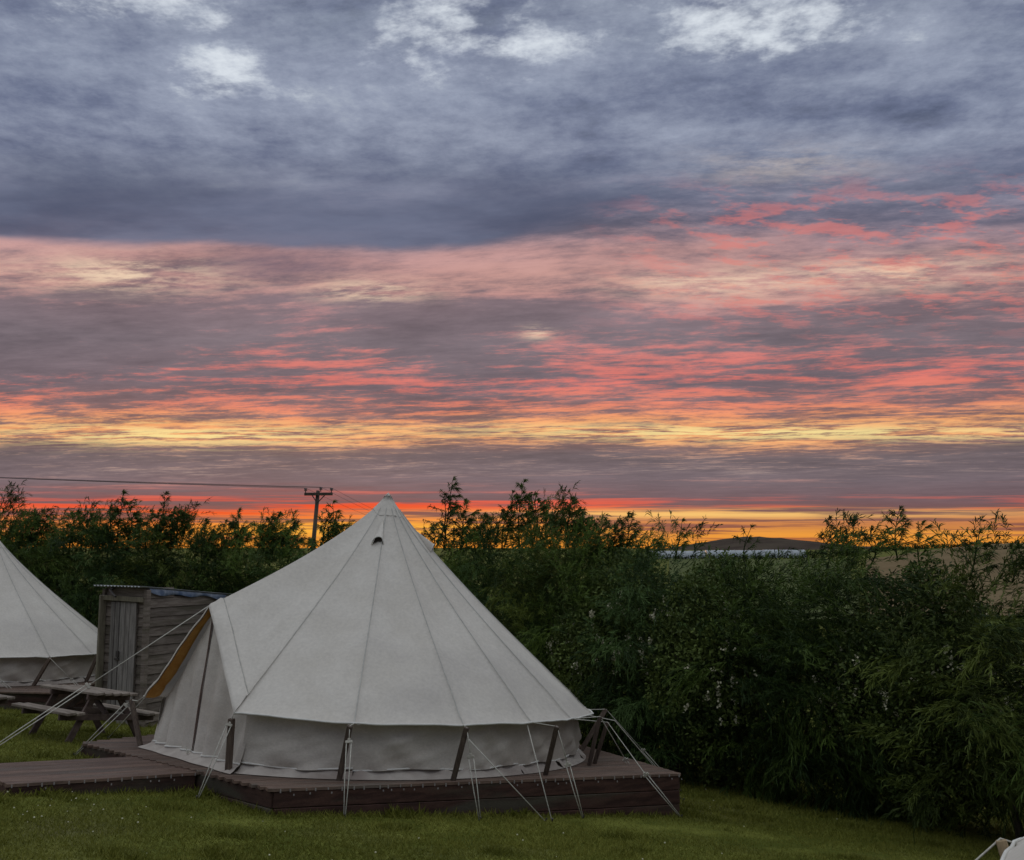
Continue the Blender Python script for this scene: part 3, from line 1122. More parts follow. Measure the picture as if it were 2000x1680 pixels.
    # poles
    for (b, t, mk, w) in poles:
        mb = MB()
        d = (Vector(t) - Vector(b)).normalized()
        mb.prism(b, Vector(t), (0.3, 1, 0.1), w, w * 0.8)
        mb.build('eave_pole', M[mk], root, bevel=0.004)
    return root


def guy(root, a, mids, peg, slide=0.35, gap=0.035, r=0.0048, name='guy_rope', double=True, pegged=True):
    """one guy rope: single strand from the eave over the pole, doubled below its slider"""
    mb = MB()
    chain = [Vector(a)] + [Vector(m) for m in mids]
    s0, e = chain[-1], Vector(peg)
    k = s0 + (e - s0) * slide
    if double:
        mb.tube(chain + [k], r, 5)
        d = (e - k).normalized()
        side = d.cross(Vector((0.2, 1, 0.1))).normalized() * gap / 2
        mb.tube([k - side * 0.9, (k + e) / 2 - side * 0.75, e - side * 0.25], r, 5)
        mb.tube([k + side * 0.9, (k + e) / 2 + side * 0.75, e + side * 0.25], r, 5)
    else:
        mb.tube(chain + [e], r, 5)
    o = mb.build(name, M['rope'], root, smooth=True)
    if double:
        sl = MB()
        d = (e - k).normalized()
        side = d.cross(Vector((0.2, 1, 0.1))).normalized()
        sl.prism(k - side * 0.032, k + side * 0.032, d, 0.016, 0.024)
        sl.prism(k - side * 0.012 - d * 0.02, k + side * 0.012 - d * 0.02, d, 0.016, 0.02)
        sl.build('slider', M['slider'], o, bevel=0.003)
    if pegged:
        pg = MB()
        d = Vector((e.x - s0.x, e.y - s0.y, 0)).normalized()
        pg.tube([e + Vector((0, 0, -0.12)) - d * 0.04, e + Vector((0, 0, 0.03)) + d * 0.01], [0.006, 0.009], 6)
        pg.build('peg', M['iron'], o)
    return o


def on_ground(x, y, up=0.0):
    return Vector((x, y, gzf(x, y) + up))


# ---- the large tent in the middle
TC = (-1.585, 11.29)
F1 = Frame(TC, dz(*TC), (0.03, 0.09), R(-140))
W = lambda deg: R(deg + 140)          # world bearing to local angle


def epole(deg, r0, r1, h1, side=0.0, w=0.055, mk='pole_wood'):
    b = F1.p(W(deg), r0, 0.0)
    t = F1.p(W(deg), r1, h1)
    t.x += side
    return (b, t, mk, w)


def wpole(bx, by, tx, ty, tz, w=0.045, mk='pole_wood'):
    return (Vector((bx, by, dz(bx, by))), Vector((tx, ty, tz)), mk, w)


poles1 = [wpole(-2.57, 9.12, -2.55, 9.10, 0.725, 0.055), wpole(-1.52, 8.86, -1.415, 8.74, 0.725), wpole(-0.53, 9.07, -0.405, 8.95, 0.675),
          wpole(0.32, 9.62, 0.423, 9.42, 0.60), wpole(0.80, 10.45, 0.915, 10.40, 0.525, 0.042), wpole(0.87, 10.62, 1.005, 10.53, 0.445, 0.042),
          epole(12, 2.45, 2.75, 0.47), epole(33, 2.45, 2.75, 0.47), epole(54, 2.45, 2.75, 0.47), epole(96, 2.45, 2.75, 0.47),
          epole(138, 2.45, 2.75, 0.47), epole(157, 2.45, 2.75, 0.47)]
far_pole_b, far_pole_t = Vector((-4.03, 10.89, 0.13)), Vector((-4.24, 11.12, 0.585))
poles1.append((far_pole_b, far_pole_t, 'pole_wood', 0.05))
T1 = make_tent('bell_tent', 'large cream bell tent in the middle, orange sunset glow painted under its porch edge', 'cream canvas bell tents', F1, 0.03, 3,
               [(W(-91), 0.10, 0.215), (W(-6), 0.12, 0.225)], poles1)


def ep(deg, s=1.0):
    return roof_pt(F1, W(deg), s, 0.0, 0.03)


def ptop(i):
    return poles1[i][1]


guy(T1, ep(-112.4), [ptop(0)], on_ground(-2.74, 8.80), 0.08, 0.05)
guy(T1, ep(-86), [ptop(1)], on_ground(-1.40, 8.46), 0.18, 0.05)
guy(T1, ep(-63), [ptop(2)], on_ground(-0.28, 8.84), 0.32, 0.05)
guy(T1, ptop(2) + Vector((0.02, -0.02, -0.10)), [], on_ground(0.30, 9.06), double=False)
guy(T1, ep(-46), [], on_ground(0.36, 9.09), double=False)
guy(T1, ep(-45), [ptop(3)], on_ground(0.66, 9.42), 0.42, 0.04)
edge = Vector((1.30, 9.865, dz(1.30, 9.865) + 0.012))      # this one rubs over the deck edge
guy(T1, ep(-29), [ptop(5), edge], on_ground(1.66, 9.93), 0.03, 0.03)
guy(T1, ep(-27), [ptop(4)], on_ground(1.50, 11.0), 0.5, 0.03)
guy(T1, ep(-14), [F1.p(W(-14), 2.75, 0.44)], on_ground(1.9, 11.2), double=False)
guy(T1, ep(8), [ptop(6)], on_ground(2.0, 12.0), 0.5, 0.03)
# porch ropes
pk = roof_pt(F1, 0.0, 1.0, 0.0, 0.03)
guy(T1, pk, [], on_ground(-4.93, 8.76), 0.50, 0.035, name='porch_rope')
tip = roof_pt(F1, -HALF, 1.0, 0.0, 0.03)
guy(T1, tip, [(tip + far_pole_t) / 2 - Vector((0, 0, 0.03)), far_pole_t], on_ground(-4.80, 11.02), 0.10, 0.05)
guy(T1, tip - Vector((0, 0, 0.02)), [], on_ground(-5.2, 12.9), double=False)

# ---- the tent at the left edge
C2 = (-9.92, 18.5)
F2 = Frame(C2, -0.10, (0.02, 0.05), R(150), 2.62)


def epole2(deg, r0, r1, h1, side=0.0, w=0.055):
    a = R(deg) - R(150)
    t = F2.p(a, r1, h1)
    t.x += side
    return (F2.p(a, r0, 0.0), t, 'pole_wood', w)


poles2 = [epole2(-95, 2.45, 2.65, 0.47), epole2(-66, 2.45, 2.58, 0.47, 0.10), epole2(-42, 2.45, 2.65, 0.47, 0.15), epole2(-18, 2.45, 2.65, 0.47),
          epole2(6, 2.45, 2.7, 0.47)]
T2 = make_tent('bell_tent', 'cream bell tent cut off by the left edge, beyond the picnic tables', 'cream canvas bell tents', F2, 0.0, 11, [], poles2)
e2 = lambda deg: roof_pt(F2, R(deg) - R(150), 1.0)
guy(T2, e2(-95), [poles2[0][1]], on_ground(-10.2, 14.9), 0.3)
guy(T2, e2(-66), [], on_ground(-8.25, 16.1), double=False, r=0.006)
guy(T2, e2(-65), [poles2[1][1]], on_ground(-7.95, 16.6), 0.22, 0.05, r=0.006)
guy(T2, e2(-42), [poles2[2][1]], on_ground(-6.9, 16.9), 0.4)
d2 = lambda x, y: -0.10 - 0.02 * (x - C2[0]) - 0.05 * (y - C2[1])
make_deck('tent_deck', 'dark timber deck under the tent at the left edge', [(-13.1, 15.75), (-7.35, 15.95), (-7.35, 21.4), (-13.1, 21.4)], (1.0, 0.0), d2, 'deck', (0, 1), planks=5, bw=0.14, clip_edges=())

# ---- the tent whose eave just enters the lower right corner
C3 = (4.355, 3.40)
F3 = Frame(C3, 0.36, (0.03, 0.06), R(138.0) - GUY[8])
a3 = GUY[8]
p3t = Vector((2.408, 5.0, 0.839))
p3b = p3t + Vector((0.10, -0.10, -0.55))
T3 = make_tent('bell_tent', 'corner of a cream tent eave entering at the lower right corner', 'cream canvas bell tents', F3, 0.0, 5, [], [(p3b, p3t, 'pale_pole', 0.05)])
tip3 = roof_pt(F3, a3, 1.0)
guy(T3, tip3, [p3t + Vector((0, 0, 0.008))], on_ground(1.75, 5.25), double=False, r=0.0055)
d3 = lambda x, y: 0.36 - 0.03 * (x - C3[0]) - 0.06 * (y - C3[1])
make_deck('tent_deck', 'timber deck under the tent at the lower right corner', [(1.95, 0.5), (7.4, 0.5), (7.4, 6.0), (4.2, 6.0), (1.95, 3.9)], (1.0, 0.0), d3, 'deck', (0, 1, 2, 3, 4), planks=3, bw=0.14, clip_edges=())

# ------------------------------------------------------------------ shed
def make_shed():
    c = Vector((-5.47, 14.8, 0.0))
    a = Vector((-0.87, 0.49, 0.0)).normalized()      # along the door face, to the left
    b = Vector((0.49, 0.87, 0.0)).normalized()       # along the boarded side, away from the camera
    wa, wb = 0.92, 1.55
    gb = min(gzf(c.x, c.y), gzf(*(c + b * wb)[:2]))
    base = gb - 0.02
    h0, h1 = 1.66, 1.50                               # roof height at the front and the back
    root = thing('shed', 'weathered grey timber shed with tin roof between the two tents', 'shed', (c.x, c.y, base))
    outa, outb = -b, Vector((b.y, -b.x, 0)) * 1.0
    outb = -a
    zz = lambda t: Vector((0, 0, t))
    # side boards (right face), lapped
    n = 16
    for face, (o, d, L, out, hs, he) in {'side': (c, b, wb, outb, h0, h1), 'front': (c, a, wa, outa, h0, h0),
                                         'left': (c + a * wa, b, wb, -outb, h0, h1), 'back': (c + b * wb, a, wa, -outa, h1, h1)}.items():
        top = h0 - base
        bh = top / n
        for k in range(n):
            z = base + bh * (k + 0.5)
            ee = L
            if z + bh / 2 > min(hs, he) + 0.01:
                t = (hs - z - 0.02) / max(1e-3, (hs - he)) if hs != he else 1.0
                ee = max(0.15, min(1.0, t)) * L
                if hs == he and z + bh / 2 > hs + 0.02:
                    continue
            mb = MB()
            j = rng.uniform(-0.004, 0.004)
            up = (Vector((0, 0, 1)) - out * 0.13).normalized()
            mb.prism(o + zz(z + j) + out * 0.006, o + d * ee + zz(z + j * 0.5 + rng.uniform(-0.004, 0.004)) + out * 0.006, up, 0.016, bh * 1.10)
            mb.build('side_board' if face != 'front' else 'front_board', M['shed_wood'], root)
    # corner and door posts
    def post(p, w, d, z0, z1, mat='shed_wood', name='corner_post', lean=0.0):
        mb = MB()
        mb.prism(p + zz(z0), p + zz(z1) + Vector((lean, 0, 0)), a, w, d)
        mb.build(name, M[mat], root, bevel=0.004)
    post(c + outa * 0.03 + outb * 0.03, 0.075, 0.075, base, h0 - 0.02)
    post(c + a * wa + outa * 0.03, 0.06, 0.06, base, h0 - 0.02)
    post(c + b * wb + outb * 0.03, 0.07, 0.07, base, h1 - 0.02)
    post(c + a * (wa - 0.02) + outa * 0.08, 0.11, 0.04, base - 0.1, h0 - 0.12, 'post_wood', 'screen_post')
    # lintel and fascia over the door
    mb = MB()
    mb.prism(c + outa * 0.07 + zz(h0 - 0.165), c + a * (wa + 0.05) + outa * 0.07 + zz(h0 - 0.15), (0, 0, 1), 0.05, 0.075)
    mb.build('lintel', M['post_wood'], root, bevel=0.004)
    mb = MB()
    mb.prism(c + outa * 0.045 + zz(h0 - 0.06), c + a * (wa - 0.12) + outa * 0.045 + zz(h0 - 0.06), (0, 0, 1), 0.02, 0.12)
    mb.build('fascia_board', M['shed_wood'], root)
    # door leaf: planks, battens, latch
    dr = MB()
    z0, z1 = base + 0.10, h0 - 0.21
    da, db = 0.16, 0.74
    dr.prism(c + a * da + outa * 0.030 + zz((z0 + z1) / 2), c + a * db + outa * 0.030 + zz((z0 + z1) / 2), (0, 0, 1), 0.018, z1 - z0)
    door = dr.build('door', M['shed_wood'], root)
    xs = [0.16, 0.215, 0.31, 0.41, 0.53, 0.585, 0.64, 0.69, 0.74]
    for k in range(len(xs) - 1):
        x0, x1 = xs[k] + 0.005, xs[k + 1] - 0.005
        mb = MB()
        pr = 0.055 if k in (0, 4, 6) else 0.046
        mb.prism(c + a * ((x0 + x1) / 2) + outa * pr + zz(z0 + rng.uniform(-0.01, 0.02)), c + a * ((x0 + x1) / 2) + outa * pr + zz(z1), a, 0.018, x1 - x0)
        mb.build('plank', M['shed_door'], door)
    mb = MB()
    p = c + a * 0.52 + outa * 0.075 + zz(0.72)
    mb.prism(p, p + zz(-0.09), a, 0.02, 0.05)
    mb.prism(p + zz(-0.12) - a * 0.03, p + zz(-0.12) + a * 0.06, (0, 0, 1), 0.025, 0.03)
    mb.build('latch', M['iron'], door)
    # lamp arm over the door
    mb = MB()
    p = c + a * 0.66 + outa * 0.10 + zz(h0 - 0.075)
    mb.tube([p, p + outa * 0.05 + zz(0.05), p + outa * 0.07 - a * 0.10 + zz(-0.02), p + outa * 0.07 - a * 0.16 + zz(-0.05)], 0.018, 6)
    mb.tube([p + zz(0.05), p + a * 0.02 + zz(0.09)], 0.03, 8)
    mb.build('bracket', M['iron'], root)
    # corrugated roof, sloping to the back
    mb = MB()
    rows = []
    nn = 90
    for k in range(9):
        t = -0.12 + 1.22 * k / 8
        row = []
        for i in range(nn + 1):
            w = -0.06 + (wa + 0.14) * i / nn
            zt = h0 + (h1 - h0) * t + 0.012 + 0.010 * math.sin(w / 0.076 * 2 * math.pi)
            row.append(c + a * w + b * (t * wb) + zz(zt))
        rows.append(row)
    mb.grid(rows)
    o = mb.build('roof', M['tin'], root, smooth=True)
    sm = o.modifiers.new('thick', 'SOLIDIFY')
    sm.thickness = 0.004
    # torn blue membrane hanging under the roof edge
    mb = MB()
    rows = []
    for i in range(41):
        t = i / 40
        p = c + b * (t * wb) + outb * 0.035
        hgt = h0 + (h1 - h0) * t
        dr_ = 0.055 + 0.035 * math.sin(t * 11) * math.sin(t * 5 + 1) + 0.03 * t
        rows.append([p + zz(hgt + 0.004), p + outb * 0.018 + zz(hgt - dr_ * 0.5), p + outb * 0.01 * (1 + math.sin(t * 17)) + zz(hgt - dr_)])
    mb.grid(rows)
    mb.build('roof_membrane', M['blue_foil'], root, smooth=True)


make_shed()

# ------------------------------------------------------------------ picnic tables
def make_table(label, cx, cy, ang, sc):
    z = gzf(cx, cy)
    root = thing('picnic_table', label, 'picnic table', (cx, cy, z), 'picnic tables beside the tents')
    u = Vector((math.cos(ang), math.sin(ang), 0))
    v = Vector((-u.y, u.x, 0))
    gx = (gzf(cx + u.x * 0.5, cy + u.y * 0.5) - gzf(cx - u.x * 0.5, cy - u.y * 0.5))
    gy = (gzf(cx + v.x * 0.5, cy + v.y * 0.5) - gzf(cx - v.x * 0.5, cy - v.y * 0.5))
    O = Vector((cx, cy, z))
    P = lambda x, y, h: O + u * (x * sc) + v * (y * sc) + Vector((0, 0, h * sc + gx * x * sc + gy * y * sc))
    L = 0.86
    for k in range(5):
        mb = MB()
        y = (k - 2) * 0.142
        mb.prism(P(-L + rng.uniform(-.01, .01), y, 0.74), P(L + rng.uniform(-.01, .01), y, 0.74 + rng.uniform(-.004, .004)), (0, 0, 1), 0.134 * sc, 0.038 * sc)
        mb.build('top_plank', M['table_top'], root, bevel=0.004)
    for s in (-1, 1):
        for k in range(2):
            mb = MB()
            y = s * (0.66 + 0.142 * k - 0.07)
            mb.prism(P(-L, y, 0.44), P(L, y, 0.44), (0, 0, 1), 0.134 * sc, 0.04 * sc)
            mb.build('seat_plank', M['table_top'], root, bevel=0.004)
    for x in (-0.55, 0.55):
        for s in (-1, 1):
            mb = MB()
            mb.prism(P(x, s * 0.62, -0.03), P(x, s * 0.20, 0.72), u, 0.095 * sc, 0.045 * sc)
            mb.build('leg', M['table_leg'], root, bevel=0.003)
        mb = MB()
        mb.prism(P(x + 0.05, -0.80, 0.375), P(x + 0.05, 0.80, 0.375), (0, 0, 1), 0.045 * sc, 0.095 * sc)
        mb.build('seat_beam', M['table_leg'], root, bevel=0.003)
        mb = MB()
        mb.prism(P(x + 0.05, -0.36, 0.68), P(x + 0.05, 0.36, 0.68), (0, 0, 1), 0.045 * sc, 0.085 * sc)
        mb.build('top_beam', M['table_leg'], root, bevel=0.003)
        mb = MB()
        mb.prism(P(x, 0.0, 0.42), P(x * 0.15, 0.0, 0.70), (0, 1, 0), 0.07 * sc, 0.045 * sc)
        mb.build('brace', M['table_leg'], root)
    return root


make_table('grey timber picnic table standing before the shed door', -5.46, 12.85, R(-37), 0.80)
make_table('picnic table cut off by the left edge of the view', -7.75, 13.6, R(-37), 0.80)

# ------------------------------------------------------------------ power line
def make_power():
    bx, by = -8.35, 42.0
    z0 = gzf(bx, by)
    root = thing('utility_pole', 'dark wooden utility pole with crossarm beyond the hedge', 'utility pole', (bx, by, z0))
    top = Vector((bx - 0.02, by, 4.72))
    bot = Vector((bx - 0.42, by, z0 - 0.2))
    mb = MB()
    mb.tube([bot, (bot + top) / 2, top], [0.12, 0.10, 0.08], 10)
    mb.build('pole', M['pylon_wood'], root, smooth=True)
    d = Vector((0.97, -0.15, 0.0)).normalized()
    ax = top + Vector((0.05, -0.15, -0.16))
    mb = MB()
    mb.prism(ax - d * 0.62, ax + d * 0.62, (0, 0, 1), 0.11, 0.12)
    mb.build('crossarm', M['pylon_wood'], root)
    for s in (-1, 1):
        mb = MB()
        mb.prism(ax + d * 0.3 * s + Vector((0, 0.02, -0.03)), Vector(top) + Vector((0, -0.14, -0.55)), (0, 1, 0), 0.04, 0.02)
        mb.build('brace', M['iron'], root)
    tips = []
    for k, q in enumerate((-0.58, 0.10, 0.58)):
        p = ax + d * q + Vector((0, 0, 0.06 if k != 1 else 0.10))
        mb = MB()
        mb.tube([p, p + Vector((0, 0, 0.10))], 0.022, 6)
        for zz_ in (0.09, 0.15):
            mb.tube([p + Vector((0, 0, zz_)), p + Vector((0, 0, zz_ + 0.03)), p + Vector((0, 0, zz_ + 0.05))], [0.075, 0.07, 0.045], 8)
        mb.build('insulator', M['iron'], root)
        tips.append(p + Vector((0, 0, 0.20)))
    names = ['nearest power wire, strung left from the pole insulators', 'middle power wire, strung left from the pole insulators',
             'farthest power wire, strung left from the pole insulators']
    for k, p in enumerate(tips):
        far = Vector((-32.0 + 0.15 * k, 30.0 + 0.6 * (k - 1), 5.55))
        ext = far + (far - p) * 0.6
        mb = MB()
        pts = []
        for i in range(33):
            t = i / 32
            pts.append(p + (ext - p) * t + Vector((0, 0, -0.9 * 4 * (t * 0.62) * (1 - t * 0.62) * 0.55)))
        mb.tube(pts, 0.008, 5)
        away = Vector((-3.0 + 0.4 * k, 110.0, 4.0))
        pts = []
        for i in range(17):
            t = i / 16
            pts.append(p + (away - p) * t + Vector((0, 0, -1.2 * 4 * t * (1 - t))))
        mb.tube(pts, 0.006, 5)
        tag(mb.build('power_wire', M['wire']), names[k], 'wire', 'power wires on the pole')


make_power()

# ------------------------------------------------------------------ hedge plants
def strips(base, dirv, length, width, droop, r, wind=(0.0, 0.0)):
    """narrow two-piece leaves: base (n,3), dirv (n,3) unit; returns coords and tris (3 per leaf)"""
    n = len(base)
    down = np.zeros((n, 3))
    down[:, 2] = -1
    down[:, 0] += wind[0]
    down[:, 1] += wind[1]
    side = np.cross(dirv, r.normal(size=(n, 3)))
    side /= np.linalg.norm(side, axis=1)[:, None] + 1e-9
    L, Wd, D = length[:, None], width[:, None], droop[:, None]
    mid = base + dirv * L * 0.5 + down * L * D * 0.18
    tip = base + dirv * L * 0.9 + down * L * D * 0.62
    a = base - side * Wd * 0.18
    b = base + side * Wd * 0.18
    c = mid + side * Wd * 0.5
    d = mid - side * Wd * 0.5
    co = np.stack([a, b, c, d, tip], 1).reshape(-1, 3)
    o = (np.arange(n) * 5)[:, None]
    tri = np.concatenate([o + np.array([[0, 1, 2]]), o + np.array([[0, 2, 3]]), o + np.array([[3, 2, 4]])], 0)
    return co, tri


def shell_points(n, r, rx, ry, h, lumps):
    """points through an uneven crown volume, thicker near its skin; crown reaches the ground"""
    out = np.zeros((0, 3))
    while len(out) < n:
        m = n * 2
        d = r.normal(size=(m, 3))
        d /= np.linalg.norm(d, axis=1)[:, None]
        rad = 1 - 0.55 * r.random(m) ** 1.7
        lump = 1.0
        for (ld, amp, sh) in lumps:
            lump = lump + amp * np.maximum(0, d @ ld) ** sh
        p = d * (rad * lump)[:, None]
        z = (p[:, 2] + 1) / 2
        wdt = 0.80 + 0.28 * np.sin(np.clip(z, 0, 1) * math.pi)
        q = np.stack([p[:, 0] * rx * wdt, p[:, 1] * ry * wdt, z * h], 1)
        q = q[(q[:, 2] > 0.02)]
        out = np.concatenate([out, q])
    return out[:n]


def crown_tone(pts, r):
    """leaf colour differs from spray to spray: old dark sprays, fresh light ones"""
    k = np.sin(pts[:, 0] * 5.1 + 2 * np.sin(pts[:, 2] * 3.7)) * 0.5 + np.sin(pts[:, 2] * 4.3 + pts[:, 1] * 5.7) * 0.5
    return np.clip(0.40 + 0.22 * k + 0.22 * r.normal(size=len(pts)), 0, 1)


def feather_crown(seed, rx=1.05, ry=0.95, h=3.0):
    r = np.random.default_rng(seed)
    lumps = []
    for _ in range(9):
        d = r.normal(size=3)
        d /= np.linalg.norm(d)
        lumps.append((d, 0.10 + 0.22 * r.random(), 14))
    # boughs carry the sprays: plates of foliage that lean outward and downwind with gaps between them
    nb, per = 150, 17
    bc = shell_points(nb, r, rx, ry, h, lumps)
    bo = bc - np.array([0, 0, 0.40 * h])
    bo[:, 2] *= 0.30
    bo /= np.linalg.norm(bo, axis=1)[:, None] + 1e-9
    bd = bo * 0.8 + r.normal(size=bo.shape) * 0.35 + np.array([0.38, 0.0, 0.05])
    bd /= np.linalg.norm(bd, axis=1)[:, None]
    up = (bc[:, 2] > 0.80 * h) & (r.random(nb) < 0.6)
    bc[up, 2] += 0.05 + 0.20 * r.random(up.sum())
    bd[up] = bd[up] * 0.6 + np.array([0.2, 0, 0.75])
    bd /= np.linalg.norm(bd, axis=1)[:, None]
    bt = np.clip(0.46 + 0.30 * r.normal(size=nb), 0, 1)
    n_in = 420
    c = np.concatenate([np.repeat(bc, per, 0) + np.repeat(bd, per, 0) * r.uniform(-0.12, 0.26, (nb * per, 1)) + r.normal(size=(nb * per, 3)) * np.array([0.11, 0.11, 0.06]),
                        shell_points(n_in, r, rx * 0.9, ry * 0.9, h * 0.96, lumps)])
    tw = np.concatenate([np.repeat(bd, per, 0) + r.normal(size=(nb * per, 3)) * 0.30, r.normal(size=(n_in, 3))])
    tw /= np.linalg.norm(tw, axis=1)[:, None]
    tone = np.concatenate([np.clip(np.repeat(bt, per) + 0.08 * r.normal(size=nb * per), 0, 1), np.full(n_in, 0.06)])  # inner filler leaves toned darkest: shade in the gaps is painted
    c[:, 2] = np.maximum(c[:, 2], 0.03)
    n_spray = len(c)
    K = 16
    tl = (0.16 + 0.16 * r.random(n_spray))[:, None]
    bases, dirs, tn = [], [], []
    for k in range(K):
        t = (k + 0.5) / K
        b = c + tw * tl * t + np.array([0, 0, -1]) * tl * t * t * 0.35
        d = tw * 1.10 + r.normal(size=c.shape) * 0.36 + np.array([0.06, 0, -0.10])
        d /= np.linalg.norm(d, axis=1)[:, None]
        bases.append(b)
        dirs.append(d)
        tn.append(np.clip(tone + 0.10 * r.normal(size=n_spray), 0, 1))
    B, D, T = np.concatenate(bases), np.concatenate(dirs), np.concatenate(tn)
    m = len(B)
    L = 0.065 + 0.085 * r.random(m) ** 1.3
    co, tri = strips(B, D, L, 0.0085 + 0.0045 * r.random(m), 0.2 + 0.7 * r.random(m), r, (0.15, 0.0))
    return np_mesh('feathery_foliage', co, tri, M[('feather', 'feather2', 'feather3', 'feather')[seed % 4]], attr=np.repeat(T, 5))


def broad_crown(seed, n_spray=2600, rx=1.0, ry=0.9, h=2.6):
    r = np.random.default_rng(seed)
    lumps = []
    for _ in range(10):
        d = r.normal(size=3)
        d /= np.linalg.norm(d)
        lumps.append((d, 0.10 + 0.20 * r.random(), 16))
    c = shell_points(n_spray, r, rx, ry, h, lumps)
    tone = crown_tone(c, r)
    K = 11
    bases, dirs, tn = [], [], []
    up = np.array([0, 0, 1.0])
    for k in range(K):
        d = r.normal(size=c.shape) + up * 0.35
        d /= np.linalg.norm(d, axis=1)[:, None]
        bases.append(c + r.normal(size=c.shape) * 0.055 + up * 0.02 * k / K)
        dirs.append(d)
        tn.append(np.clip(tone + 0.14 * r.normal(size=n_spray), 0, 1))
    B, D, T = np.concatenate(bases), np.concatenate(dirs), np.concatenate(tn)
    m = len(B)
    co, tri = strips(B, D, 0.035 + 0.03 * r.random(m), 0.022 + 0.012 * r.random(m), 0.2 + 0.3 * r.random(m), r)
    return np_mesh('leafy_foliage', co, tri, M['broad'], attr=np.repeat(T, 5)), c


def blossom_mesh(seed, centres, n_cluster):
    """little upright panicles of cream florets on the crown's skin"""
    r = np.random.default_rng(seed)
    rad = np.linalg.norm(centres * np.array([1, 1, 0.25]), axis=1)
    front = centres[(rad > np.quantile(rad, 0.55)) & (centres[:, 2] > 0.5)]
    heart = front[r.integers(0, len(front), 9)]
    pts = []
    while len(pts) < n_cluster:
        hc = heart[r.integers(0, len(heart))]
        q = front[np.argsort(np.linalg.norm(front - hc, axis=1))[:60]]
        pts.append(q[r.integers(0, len(q))] * 1.03)
    c = np.array(pts)
    K = 9
    B = np.repeat(c, K, 0) + r.normal(size=(len(c) * K, 3)) * np.array([0.016, 0.016, 0.030])
    a, b = r.normal(size=B.shape), r.normal(size=B.shape)
    a /= np.linalg.norm(a, axis=1)[:, None]
    b = np.cross(a, b)
    b /= np.linalg.norm(b, axis=1)[:, None]
    s = 0.0145
    co = np.stack([B + a * s, B + b * s, B - a * s, B - b * s], 1).reshape(-1, 3)
    o = (np.arange(len(B)) * 4)[:, None]
    tri = np.concatenate([o + np.array([[0, 1, 2]]), o + np.array([[0, 2, 3]])], 0)
    return np_mesh('blossom', co, tri, M['blossom'])


def stem_mesh(seed, h, spread):
    r = random.Random(seed)
    mb = MB()
    for k in range(7):
        a = 2 * math.pi * k / 7 + r.uniform(-0.3, 0.3)
        L = h * r.uniform(0.6, 0.92)
        pts = []
        for i in range(7):
            t = i / 6
            pts.append((math.cos(a) * (0.08 + spread * t ** 1.5), math.sin(a) * (0.08 + spread * t ** 1.5), -0.1 + L * t))
        mb.tube(pts, [0.028 * (1 - 0.8 * i / 6) for i in range(7)], 5)
        for i in (3, 4, 5):
            p = Vector(pts[i])
            q = p + Vector((r.uniform(-.4, .4), r.uniform(-.4, .4), r.uniform(0.1, 0.4)))
            mb.tube([p, (p + q) / 2 + Vector((0, 0, 0.04)), q], [0.010, 0.007, 0.003], 4)
    me = bpy.data.meshes.new('stem')
    me.from_pydata(mb.v, [], mb.f)
    me.materials.append(M['bark'])
    me.update()
    return me


FEATHER = [feather_crown(100 + k) for k in range(4)]
BROAD = [broad_crown(200 + k) for k in range(2)]
BLOOM = [blossom_mesh(300 + k, BROAD[k][1], 120) for k in range(2)]
STEM = [stem_mesh(400 + k, 2.6, 0.5) for k in range(3)]


def sprig_mesh(base, tip, seed, tufts, size):
    """a whip standing out of the hedge: thin stem, side twigs, tufts of narrow leaves"""
    r = np.random.default_rng(seed)
    rr = random.Random(seed)
    base, tip = Vector(base), Vector(tip)
    mb = MB()
    bend = Vector((rr.uniform(-0.05, 0.08), 0, 0))
    pts = [base + (tip - base) * t + bend * math.sin(math.pi * t) for t in [i / 6 for i in range(7)]]
    mb.tube(pts, [0.012 * (1 - 0.75 * i / 6) * size for i in range(7)], 4)
    B, D = [], []
    tufts = int(tufts * 1.9)
    for k in range(tufts):
        t = 0.10 + 0.90 * ((k + 0.5) / tufts) ** 0.9 if k < tufts - 1 else 1.0
        i = min(5, int(t * 6))
        p = pts[i] + (pts[i + 1] - pts[i]) * (t * 6 - i)
        ln = size * rr.uniform(0.14, 0.36) * (1.45 - 1.05 * t)
        d = Vector((rr.uniform(-0.8, 1.1), rr.uniform(-0.8, 0.8), rr.uniform(0.15, 0.9))).normalized()
        if k == tufts - 1:
            d = Vector((0.3, 0, 1)).normalized()
            ln = 0.05
        q = p + d * ln
        mb.tube([p, q], [0.005 * size, 0.003 * size], 4)
        n = 36
        for _ in range(n):
            f = rr.uniform(0.3, 1.0)
            B.append(p + (q - p) * f)
            e = (d * 1.0 + Vector((0.15 + rr.gauss(0, 0.45), rr.gauss(0, 0.45), rr.gauss(-0.05, 0.40)))).normalized()
            D.append(e)
    B, D = np.array([tuple(v) for v in B]), np.array([tuple(v) for v in D])
    m = len(B)
    co, tri = strips(B, D, size * (0.06 + 0.07 * r.random(m)), size * (0.0085 + 0.004 * r.random(m)), 0.5 + 0.8 * r.random(m), r, (0.25, 0.0))
    verts = np.concatenate([np.array(mb.v), co])
    tl = []
    for f in mb.f:
        for i in range(1, len(f) - 1):
            tl.append((f[0], f[i], f[i + 1]))
    tri = np.concatenate([np.array(tl), tri + len(mb.v)])
    tone = np.concatenate([np.full(len(mb.v), 0.1), np.repeat(np.clip(0.35 + 0.2 * r.normal(size=m), 0, 1), 5)])
    return verts, tri, tone


